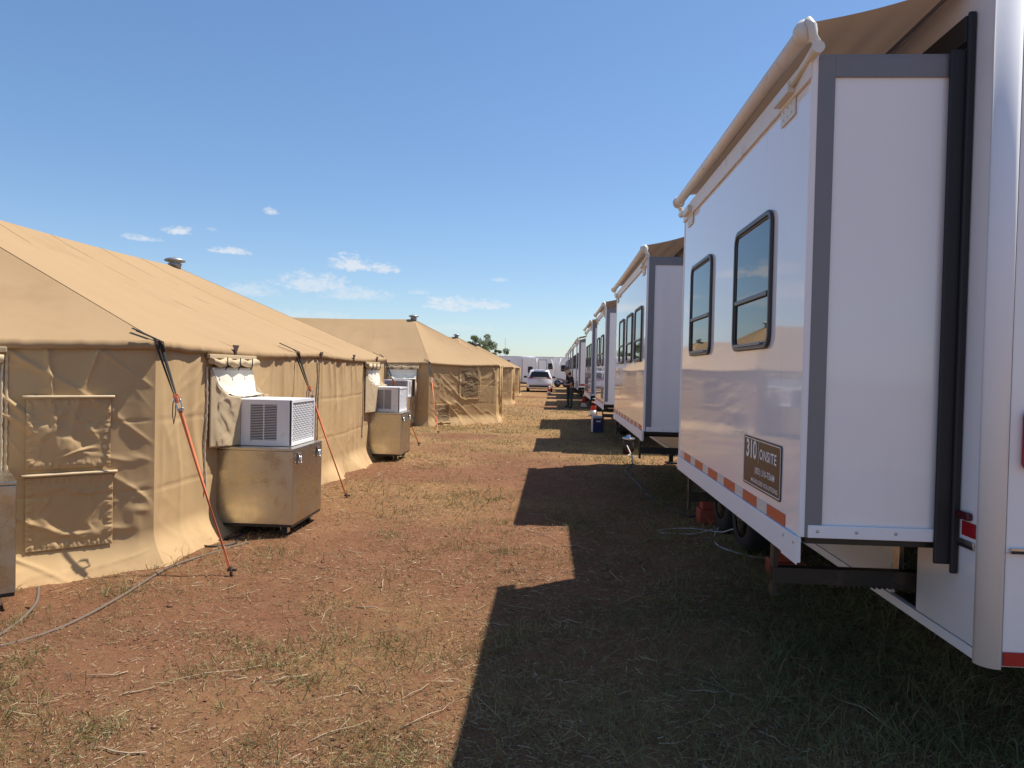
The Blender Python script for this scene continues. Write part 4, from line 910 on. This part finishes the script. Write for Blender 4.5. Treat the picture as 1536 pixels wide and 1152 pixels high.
# ------------------------------------------------------------------ minivan (local: rear at y=0, nose +y)
def minivan():
    t = thing('minivan', 'white minivan seen from behind at the far end of the aisle', 'minivan', (-1.07, 56.0, -.03), R(1.5))
    def half(y, zb, wl, zbelt, wb, zr, wr, dy=0):
        return [(0, y, zb), (wl * .85, y, zb), (wl, y, zb + .15), (wl * 1.01, y + dy * .1, zb + .45), (wb, y + dy * .3, zbelt), (wb * .985, y + dy * .4, zbelt + .06), (wr * 1.03, y + dy * .9, zr - .10), (wr * .93, y + dy, zr - .02), (0, y + dy * 1.05, zr)]
    S = [half(0, .40, .93, 1.08, .94, 1.70, .70, .42), half(.06, .28, .97, 1.08, .965, 1.735, .715, .42), half(.5, .22, 1.0, 1.07, .985, 1.76, .74, .2), half(1.6, .2, 1.0, 1.06, .99, 1.77, .75), half(3.0, .2, 1.0, 1.05, .99, 1.74, .74), half(3.5, .2, 1.0, 1.04, .985, 1.62, .72), half(4.2, .2, .99, 1.02, .96, 1.12, .8), half(4.9, .24, .95, .92, .9, .98, .75), half(5.15, .35, .8, .75, .78, .8, .6)]
    b = MB(); n = len(S[0]); ring = [[(-p[0], p[1], p[2]) for p in s[::-1][:-1]] + s for s in S]; m = len(ring[0])
    vs = [q for s in ring for q in s]; fs = [(i * m + k, i * m + k + 1, (i + 1) * m + k + 1, (i + 1) * m + k) for i in range(len(S) - 1) for k in range(m - 1)] + [tuple(range(m))[::-1], tuple((len(S) - 1) * m + k for k in range(m))]
    vs = vs; b.add(vs, fs, True); body = b.build('body', PAINT, t)
    def rear(x, z, off=.012):                                        # a point on the rear face
        zz = [.40, .55, .85, 1.08, 1.14, 1.60, 1.68, 1.70]; yy = [0, 0, .042, .126, .168, .378, .42, .44]
        return (x, float(np.interp(z, zz, yy)) - off, z)
    def panel(pts, off0, off1, name, m_, parent=t):
        q = MB(); k = len(pts); q.add([rear(x, z, off1) for x, z in pts] + [rear(x, z, off0) for x, z in pts], [tuple(range(k)), tuple(range(k, 2 * k))[::-1]] + [(i, i + k, (i + 1) % k + k, (i + 1) % k) for i in range(k)]); return q.build(name, m_, parent)
    panel([(-.80, 1.17), (.80, 1.17), (.62, 1.60), (-.62, 1.60)], -.01, .012, 'rear_window', TINTED)
    panel([(-.90, 1.06), (-.55, 1.06), (-.50, 1.12), (-.55, 1.165), (-.83, 1.165)], -.02, .02, 'tail_lamp', CAR_LAMP); panel([(.90, 1.06), (.83, 1.165), (.55, 1.165), (.50, 1.12), (.55, 1.06)], -.02, .02, 'tail_lamp', CAR_LAMP)
    panel([(-.52, 1.09), (.52, 1.09), (.52, 1.13), (-.52, 1.13)], -.02, .016, 'light_bar', LAMPRED)
    pl = panel([(-.16, .93), (.16, .93), (.16, 1.05), (-.16, 1.05)], -.01, .012, 'number_plate', mat('plate_grey', (.45, .47, .48), .4))
    panel([(-.08, .82), (.08, .82), (.08, .845), (-.08, .845)], -.01, .014, 'badge', ALU)
    panel([(-.84, .40), (.84, .40), (.80, .54), (-.80, .54)], -.03, .02, 'lower_bumper', BLACK); panel([(-.9, .60), (.9, .60), (.9, .612), (-.9, .612)], -.01, .006, 'tailgate_gap', GREY)
    MB().box(-.45, .45, .40, .52, 1.70, 1.73).build('roof_spoiler', PAINT, t, bevel=.01)
    for s in (-1, 1):
        q = MB(); q.box(s * 1.0, s * 1.02 if s > 0 else s * 1.02, 3.1, 3.2, 1.05, 1.1) if False else q.tube([(s * .97, 3.35, 1.1), (s * 1.08, 3.3, 1.12)], .03, 6); q.prism(rrect(.24, .17, .05), -.05, .05, frame_M((s * 1.17, 3.3, 1.15), (1, 0, 0), (0, 0, 1), (0, -1, 0))); q.build('wing_mirror', BLACK, t)
        w = MB(); w.add([(s * .997, .8, 1.13), (s * .997, 3.3, 1.12), (s * .775, 3.0, 1.62), (s * .79, .75, 1.64)], [(0, 1, 2, 3)]); w.build('side_window', GLASS, t, solid=.02)
        for y in (.95, 4.1): add_wheel(t, y, .80 if s > 0 else -1.02, .35, .22)
minivan()

# ------------------------------------------------------------------ far trailers across the end
def far_trailer(label, x0, x1, y, zt, slide=None, wins=(), door=None, wheels=(), vent=None, strut=()):
    t = thing('office_trailer', label, 'trailer', (x0, y, 0), 0, 'white trailers across the far end'); w = x1 - x0; MF = lambda x, z, yy=0: frame_M((x - x0, yy, z), (1, 0, 0), (0, 0, 1), (0, -1, 0))
    MB().box(0, w, 0, 2.5, .42, zt).build('body', GELBODY, t, bevel=.03); MB().box(-.03, w + .03, -.03, 2.53, zt, zt + .07).build('roof', WTRIM, t, bevel=.02)
    MB().box(.1, w - .1, .1, 2.4, .25, .42).build('chassis', BLKSTEEL, t)
    if slide:
        s0, s1 = slide; s = MB().box(s0 - x0, s1 - x0, -.6, -.002, .42, zt - .12).build('slide_out', GEL, t, bevel=.02)
        MB().tube([(s0 - x0, -.62, zt - .06), (s1 - x0, -.62, zt - .06)], .045, 10).build('roller', WTRIM, s); MB().box(s0 - x0 - .01, s0 - x0 + .04, -.605, -.6005, .45, zt - .2).build('edge_trim', GREY, s)
    for (x, z, ww, h, yy) in wins:
        f = MB().ring(rrect(ww, h, .08), rrect(ww - .08, h - .08, .05), .0, .03, MF(x, z, yy)).build('window', BLACK, t); MB().prism(rrect(ww - .07, h - .07, .05), .002, .01, MF(x, z, yy)).build('pane', TINTED, f); MB().box(-(ww - .08) / 2, (ww - .08) / 2, -.12, -.09, .01, .02, M=MF(x, z, yy)).build('crossbar', GREY, f)
    if door:
        d = MB().ring(rrect(.86, 2.06, .04), rrect(.78, 1.98, .03), 0, .03, MF(door, 1.75)).build('door', GREY, t); MB().prism(rrect(.775, 1.975, .03), .002, .018, MF(door, 1.75)).build('door_leaf', GEL, d); MB().box(.28, .33, -.05, .07, .018, .05, M=MF(door, 1.75)).build('handle', BLACK, d)
        for k in range(3): MB().box(door - x0 - .4, door - x0 + .4, -.3 - .28 * k, -.02 - .28 * k, .5 - .2 * k, .54 - .2 * k).build('step', ALU, t)
        for s in (-.42, .42):
            q = MB(); q.tube([(door - x0 + s, -.05, .55), (door - x0 + s, -.05, 1.45), (door - x0 + s, -.85, 1.0), (door - x0 + s, -.85, .05)], .022, 6); q.build('hand_rail', CONEW, t)
    for x in wheels:
        M = frame_M((x - x0, .0, .37), (1, 0, 0), (0, 0, 1), (0, 1, 0)); wq = MB(); wq.lathe([(.22, -.03), (.35, -.02), (.37, .02), (.37, .18), (.22, .2)], 22, M, caps=False); wh = wq.build('wheel', TYRE, t); MB().lathe([(.22, -.03), (.2, -.02), (.06, -.0), (.02, -.01)], 18, M).build('rim', RIMM, wh)
        MB().prism([(.46 * math.cos(a), .46 * math.sin(a)) for a in np.linspace(.0, math.pi, 12)], .001, .012, MF(x, .40)).build('wheel_arch', WTRIM, t)
    for (a, b) in strut: MB().tube([(a[0] - x0, -.08, a[1]), (b[0] - x0, -.5, b[1])], .03, 6).build('awning_strut', WTRIM, t)
    if vent: MB().box(vent[0] - x0 - .2, vent[0] - x0 + .2, -.02, -.001, vent[1] - .1, vent[1] + .1).build('vent_grille', BLACK, t)
    return t
far_trailer('long white trailer with a door and steps behind the minivan', -9.5, .0, 74.3, 3.05, (-3.25, -1.95), ((-2.4, 1.72, .48, .66, -.6), (-.35, 2.13, .48, .60, 0), (-4.6, 1.72, .5, .6, 0)), -1.15, (.32 - .75,), (-4.75, 2.55), (((-1.75, 2.9), (-1.75, 2.3)), ((-.25, 2.85), (.0, 1.6))))
far_trailer('plain white trailer with one dark window just left of the trailer row', .04, 8.5, 74.9, 3.06, None, ((1.0, 1.95, .52, .64, 0), (4, 1.95, .5, .64, 0)), None, (.42, 1.25), None, (((.75, 3.0), (.3, 1.5)),))

# ------------------------------------------------------------------ tree, bush, antenna mast
BARK = mat('bark', (.10, .075, .055), .9, bump=.5, bscale=30)
def leafmat(name, c1, c2):
    m = mat(name, c1, .6, var=.35, vscale=1.3, col2=c2, c2scale=1.1, c2lo=.45, c2hi=.62, transl=(.3, (c1[0] * 1.6, c1[1] * 1.7, c1[2]))); return m
LEAF = leafmat('tree_leaf', (.125, .145, .08), (.19, .20, .125))
def leaf_tree(name, label, cat, loc, h, w, nclump, nleaf, ls, seed, trunk=True):
    rng = np.random.default_rng(seed); t = thing(name, label, cat, loc)
    tk = MB(); tk.tube([(0, 0, -.1), (.05, 0, h * .2), (-.05, .05, h * .45)], [.17, .12, .08], 8)
    C = []
    for k in range(nclump):
        a = rng.uniform(0, 2 * math.pi); rr = w * math.sqrt(rng.uniform(0, 1)) * .85; z = h * rng.uniform(.42, .9) if rr < w * .5 else h * rng.uniform(.35, .72)
        C.append((rr * math.cos(a), rr * math.sin(a), z, rng.uniform(.16, .36) * w * .75))
        tk.tube([(-.02, .02, h * rng.uniform(.15, .42)), (rr * .5 * math.cos(a), rr * .5 * math.sin(a), z * .75), (rr * math.cos(a), rr * math.sin(a), z)], [.06, .035, .012], 6)
    tk.build('trunk', BARK, t)
    C = np.array(C); i = rng.integers(0, nclump, nleaf); dv = rng.normal(size=(nleaf, 3)); dv /= np.linalg.norm(dv, axis=1)[:, None]
    pos = C[i, :3] + dv * (C[i, 3] * rng.uniform(.2, 1, nleaf) ** .5 * np.where(rng.uniform(size=nleaf) < .1, 1.3, 1))[:, None] * np.array([1, 1, .7])
    a = rng.normal(size=(nleaf, 3)); a /= np.linalg.norm(a, axis=1)[:, None]; b = np.cross(a, rng.normal(size=(nleaf, 3))); b /= np.linalg.norm(b, axis=1)[:, None]; s = ls * rng.uniform(.6, 1.4, nleaf)[:, None]
    vs = np.stack([pos - a * s, pos + b * s * .45, pos + a * s, pos - b * s * .45], 1).reshape(-1, 3)
    me = bpy.data.meshes.new('crown'); me.from_pydata(vs.tolist(), [], np.arange(nleaf * 4).reshape(-1, 4).tolist()); me.materials.append(LEAF); o = bpy.data.objects.new('crown', me); COL.objects.link(o); o.parent = t; o['kind'] = 'stuff'
leaf_tree('tree', 'green leafy tree rising behind the far tan tents', 'tree', (-8.0, 78, 0), 6.5, 1.9, 60, 22000, .065, 3)
leaf_tree('bush', 'lower green bush beside the antenna pole behind the tents', 'bush', (-5.7, 79, 0), 4.4, 1.6, 34, 13000, .065, 5)
mast = thing('antenna_mast', 'thin antenna pole rising behind the far trailer beside the bush', 'pole', (-5.25, 77, 0))
MB().tube([(0, 0, 0), (0, 0, 3.5)], .03, 6).build('lower_pole', VENT, mast); MB().tube([(0, 0, 3.5), (0, 0, 5.25)], .018, 6).build('upper_pole', VENT, mast)

# ------------------------------------------------------------------ vegetation and litter (uncountable)
def strips(name, pos, dirs, length, width, bend, tint, material, nseg=2, label=None):
    """flat tapering blades: pos (n,3), dirs (n,3) unit growth, bend (n,3) added at the tip"""
    n = len(pos); up = np.array([0, 0, 1.0])
    side = np.cross(dirs, np.random.default_rng(1).normal(size=(n, 3))); side /= np.linalg.norm(side, axis=1)[:, None] + 1e-9
    L = length[:, None]; W = width[:, None]
    mid = pos + dirs * L * .55 + bend * L * .25; tip = pos + dirs * L + bend * L
    v = np.stack([pos - side * W * .5, pos + side * W * .5, mid - side * W * .38, mid + side * W * .38, tip], 1).reshape(-1, 3)
    b = np.arange(n)[:, None] * 5; tri = np.concatenate([b + [0, 1, 3], b + [0, 3, 2], b + [2, 3, 4]], 1).reshape(-1, 3)
    me = bpy.data.meshes.new(name); me.vertices.add(len(v)); me.vertices.foreach_set('co', v.ravel()); me.loops.add(tri.size); me.loops.foreach_set('vertex_index', tri.ravel())
    me.polygons.add(len(tri)); me.polygons.foreach_set('loop_start', np.arange(len(tri)) * 3); me.update()
    at = me.attributes.new('tint', 'FLOAT', 'POINT'); at.data.foreach_set('value', np.repeat(tint, 5))
    me.materials.append(material); o = bpy.data.objects.new(name, me); COL.objects.link(o); o['kind'] = 'stuff'; o['category'] = name.replace('_', ' ')
    if label: o['label'] = label
    return o
def ramp_mat(name, cols, transl=.25):
    m = bpy.data.materials.new(name); m.use_nodes = True; nt = m.node_tree; N = nt.nodes; L = nt.links; b = N['Principled BSDF']; b.inputs['Roughness'].default_value = .7
    at = N.new('ShaderNodeAttribute'); at.attribute_name = 'tint'; cr = N.new('ShaderNodeValToRGB'); L.new(at.outputs['Fac'], cr.inputs[0])
    el = cr.color_ramp.elements
    for i, c in enumerate(cols):
        e = el[i] if i < 2 else el.new(i / (len(cols) - 1)); e.position = i / (len(cols) - 1); e.color = (*c, 1)
    L.new(cr.outputs[0], b.inputs['Base Color'])
    if transl:
        t = N.new('ShaderNodeBsdfTranslucent'); L.new(cr.outputs[0], t.inputs['Color']); ms = N.new('ShaderNodeMixShader'); ms.inputs[0].default_value = transl; L.new(b.outputs[0], ms.inputs[1]); L.new(t.outputs[0], ms.inputs[2]); L.new(ms.outputs[0], N['Material Output'].inputs['Surface'])
    return m
GRASSM = ramp_mat('grass_blade', [(.30, .23, .095), (.26, .21, .078), (.16, .155, .05), (.09, .105, .034), (.06, .078, .026)])
STRAWM = ramp_mat('straw_stem', [(.07, .035, .02), (.25, .15, .07), (.39, .28, .15), (.49, .38, .23)], 0)
def sample_xy(rng, n, y0, y1, xl=-.78, xr=.72, pad=.8):
    y = np.exp(rng.uniform(math.log(y0), math.log(y1), n)); x = rng.uniform(xl * y - pad, xr * y + pad); x = np.minimum(x, 6.5); return x, y
def outside_tents(x, y):
    bad = (x < -3.3) & (x > -9.4) & (y > 5.75 + (-3.2 - x) * -.9) & (y < 13.6) & (y > 3.9)
    for yc, xe in ((23.55, -1.9), (35.9, -2.15), (47.6, -2.4)): bad |= (np.abs(y - yc) < 3.1) & (x < xe - np.clip(np.abs(y - yc) - 1.1, 0, 2) * .9)
    return ~bad
def scatter():
    rng = np.random.default_rng(11)
    # tufts
    x, y = sample_xy(rng, 42000, 1.6, 75); m = vegmask(x, y); clump = fbm(x * 1.6, y * 1.6, 5, 3, 77)
    keep = (rng.uniform(size=len(x)) < np.where(y < 10, np.clip((.05 + .30 * m) * (.35 + .9 * clump) + 1.6 * np.clip(fbm(x * 3.3, y * 3.3, 15, 2, 78) - .46, 0, 1) + .30 * np.clip((x + .2) / 1.5, 0, 1), 0, 1) * np.clip(.62 + .38 * (x > -.3) + (y - 4) / 8, .62, 1), np.clip((m * .8 + .06) * (.55 + 1.0 * clump), 0, 1))) & outside_tents(x, y); x, y, m = x[keep], y[keep], m[keep]
    size = rng.gamma(3.0, .33, len(x)) * np.clip(.75 + .5 * m, 0, 1.3)
    k = np.clip((13 * size * np.clip(1.35 - y / 40, .4, 1)).astype(int) + 3, 3, 45); idx = np.repeat(np.arange(len(x)), k); n = len(idx)
    sp = (.055 * size[idx]) * (1 + y[idx] / 14); px = x[idx] + rng.normal(size=n) * sp; py = y[idx] + rng.normal(size=n) * sp
    pos = np.stack([px, py, gh(px, py) - .004], 1)
    lean = rng.normal(size=(n, 2)) * .55; d = np.stack([lean[:, 0], lean[:, 1], np.ones(n)], 1); d /= np.linalg.norm(d, axis=1)[:, None]
    ln = rng.uniform(.025, .105, n) * (.5 + .5 * size[idx]) * (1 + .15 * np.clip((x[idx] + .2) / 1.5, 0, 1) * (y[idx] < 14)) * np.where(rng.uniform(size=n) < .08, 1.6, 1) * np.clip(1.1 - y[idx] / 120, .6, 1); wd = rng.uniform(.0018, .0042, n) * (1 + y[idx] / 9)
    bend = np.stack([rng.normal(size=n) * .3, rng.normal(size=n) * .3, -rng.uniform(.0, .5, n)], 1)
    green = np.clip(.22 + .1 * (y < 10) * (fbm(x * 3, y * 3, 2, 2, 95)) + .40 * fbm(x * .6 + 9, y * .6, 2, 3, 91) + .30 * np.clip((x + .3) / 1.5, 0, 1) * (y < 16) - .10 * np.clip((y - 10) / 10, 0, 1), 0, 1)  # greener on the trailer side; the darker tint also paints its shadow deeper
    tint = np.clip(green[idx] + rng.normal(size=n) * .14, 0, 1)
    strips('grass_tufts', pos, d, ln, wd, bend, tint, GRASSM, label='dry yellow-green grass tufts scattered over the red dirt')
    # short dry grass: single fine blades
    n = 230000; x, y = sample_xy(rng, n, 1.6, 20); m = vegmask(x, y); cl = fbm(x * 2.6 + 1, y * 2.6, 28, 4, 65)
    keep = (rng.uniform(size=n) < np.clip(.18 + .38 * m + .85 * cl + .25 * (x > -.4) * (y < 9), .02, .95)) & outside_tents(x, y); x, y, m = x[keep], y[keep], m[keep]; n = len(x)
    lean = rng.normal(size=(n, 2)) * .7; d = np.stack([lean[:, 0], lean[:, 1], np.ones(n)], 1); d /= np.linalg.norm(d, axis=1)[:, None]
    ln = (rng.gamma(3, .009, n) + .010) * (1 + .25 * (x > -.3)); wd = rng.uniform(.0012, .0026, n) * (1 + y / 8); pos = np.stack([x, y, gh(x, y) - .003], 1)
    bend = np.stack([rng.normal(size=n) * .35, rng.normal(size=n) * .35, -rng.uniform(0, .5, n)], 1)
    tint = np.clip(.20 + .25 * fbm(x * .8 + 9, y * .8, 2, 3, 91) + .42 * np.clip((x + .5) / 1.6, 0, 1) * (y < 14) + rng.normal(size=n) * .15, 0, 1)  # greener towards the trailers, the dark colour adding to the shade there
    strips('short_grass', pos, d, ln, wd, bend, tint, GRASSM, label='short fine dry grass thinly covering the dirt')
    # lying straw
    n = 110000; x, y = sample_xy(rng, n, 1.6, 45); m = vegmask(x, y); cl = fbm(x * 1.1 + 3, y * 1.1, 8, 3, 15)
    keep = (rng.uniform(size=n) < np.clip(.38 + .55 * cl + .3 * m, .05, 1)) & outside_tents(x, y); x, y = x[keep], y[keep]; n = len(x)
    a = rng.uniform(0, 2 * math.pi, n); d = np.stack([np.cos(a), np.sin(a), rng.normal(size=n) * .09], 1); d /= np.linalg.norm(d, axis=1)[:, None]
    ln = rng.gamma(2.0, .015, n) * (1 + y / 30) + .015; wd = rng.uniform(.0012, .0034, n) * (1 + y / 9); pos = np.stack([x, y, gh(x, y) + .006 + .006 * rng.uniform(size=n)], 1)
    bend = rng.normal(size=(n, 3)) * np.array([.25, .25, .05]); tint = np.clip(rng.normal(size=n) * .27 + .5, 0, 1)
    strips('straw_litter', pos, d, ln, wd, bend, tint, STRAWM, label='pale straw litter lying on the red dirt')
    # chaff: short bits close to the camera
    n = 150000; x, y = sample_xy(rng, n, 1.6, 11); m = vegmask(x, y); cl = fbm(x * 2.1 + 3, y * 2.1, 18, 3, 25)
    keep = (rng.uniform(size=n) < np.clip(.42 + .7 * cl + .2 * m, .05, 1)) & outside_tents(x, y); x, y = x[keep], y[keep]; n = len(x)
    a = rng.uniform(0, 2 * math.pi, n); d = np.stack([np.cos(a), np.sin(a), rng.normal(size=n) * .25], 1); d /= np.linalg.norm(d, axis=1)[:, None]
    ln = rng.gamma(2.0, .008, n) + .006; wd = rng.uniform(.0009, .0026, n) * (1 + y / 9); pos = np.stack([x, y, gh(x, y) + .004 + .008 * rng.uniform(size=n)], 1)
    strips('straw_chaff', pos, d, ln, wd, rng.normal(size=(n, 3)) * np.array([.3, .3, .1]), np.clip(rng.normal(size=n) * .38 + .5, 0, 1), STRAWM, label='fine pale chaff lying on the red dirt')
    # dry weed stalks: longer bent tubes
    tw = MB(); tn = 0
    while tn < 130:
        y = math.exp(rng.uniform(math.log(2.2), math.log(13))); x = rng.uniform(-.7 * y, min(.66 * y, 4.5))
        if not outside_tents(np.array([x]), np.array([y]))[0]: continue
        a = rng.uniform(0, 6.28); L = rng.gamma(3, .07) + .06; r = rng.uniform(.0018, .0045); pts = []; cx, cy = x, y
        for k in range(5):
            pts.append((cx, cy, float(gh(cx, cy)) + .008 + (.02 if k == 2 else 0) * rng.uniform())); a += rng.normal() * .32; cx += math.cos(a) * L / 4; cy += math.sin(a) * L / 4
        tw.tube(pts, [r, r, r * .9, r * .7, r * .4], 5); tn += 1
        if rng.uniform() < .4:
            a2 = a + rng.choice([-1, 1]) * .8; q = pts[2]; tw.tube([q, (q[0] + math.cos(a2) * L * .3, q[1] + math.sin(a2) * L * .3, q[2] + .012)], [r * .7, r * .4], 5)
    o = tw.build('dry_stalks', mat('dry_stalk', (.40, .29, .18), .8, var=.3, vscale=3), kind='stuff', label='dry weed stalks and twigs lying on the dirt'); o['category'] = 'dry stalks'
    # soil crumbs
    n = 22000; x, y = sample_xy(rng, n, 1.6, 12); keep = outside_tents(x, y); x, y = x[keep], y[keep]; n = len(x); s = rng.gamma(1.6, .0024, n) + .0015
    base = np.array([(1, 0, 0), (-1, 0, 0), (0, 1, 0), (0, -1, 0), (0, 0, 1), (0, 0, -1)], float); fc = np.array([(0, 2, 4), (2, 1, 4), (1, 3, 4), (3, 0, 4), (2, 0, 5), (1, 2, 5), (3, 1, 5), (0, 3, 5)])
    v = (base[None] * rng.uniform(.6, 1.3, (n, 6, 1)) * s[:, None, None] * np.array([1, 1, .7]) + np.stack([x, y, gh(x, y) + s * .3], 1)[:, None]).reshape(-1, 3); f = (fc[None] + np.arange(n)[:, None, None] * 6).reshape(-1, 3)
    me = bpy.data.meshes.new('soil_crumbs'); me.from_pydata(v.tolist(), [], f.tolist()); me.materials.append(mat('soil_crumb', (.22, .10, .055), .95, var=.3, vscale=2)); o = bpy.data.objects.new('soil_crumbs', me); COL.objects.link(o); o['kind'] = 'stuff'; o['label'] = 'small crumbs of red soil'; o['category'] = 'soil crumbs'
scatter()
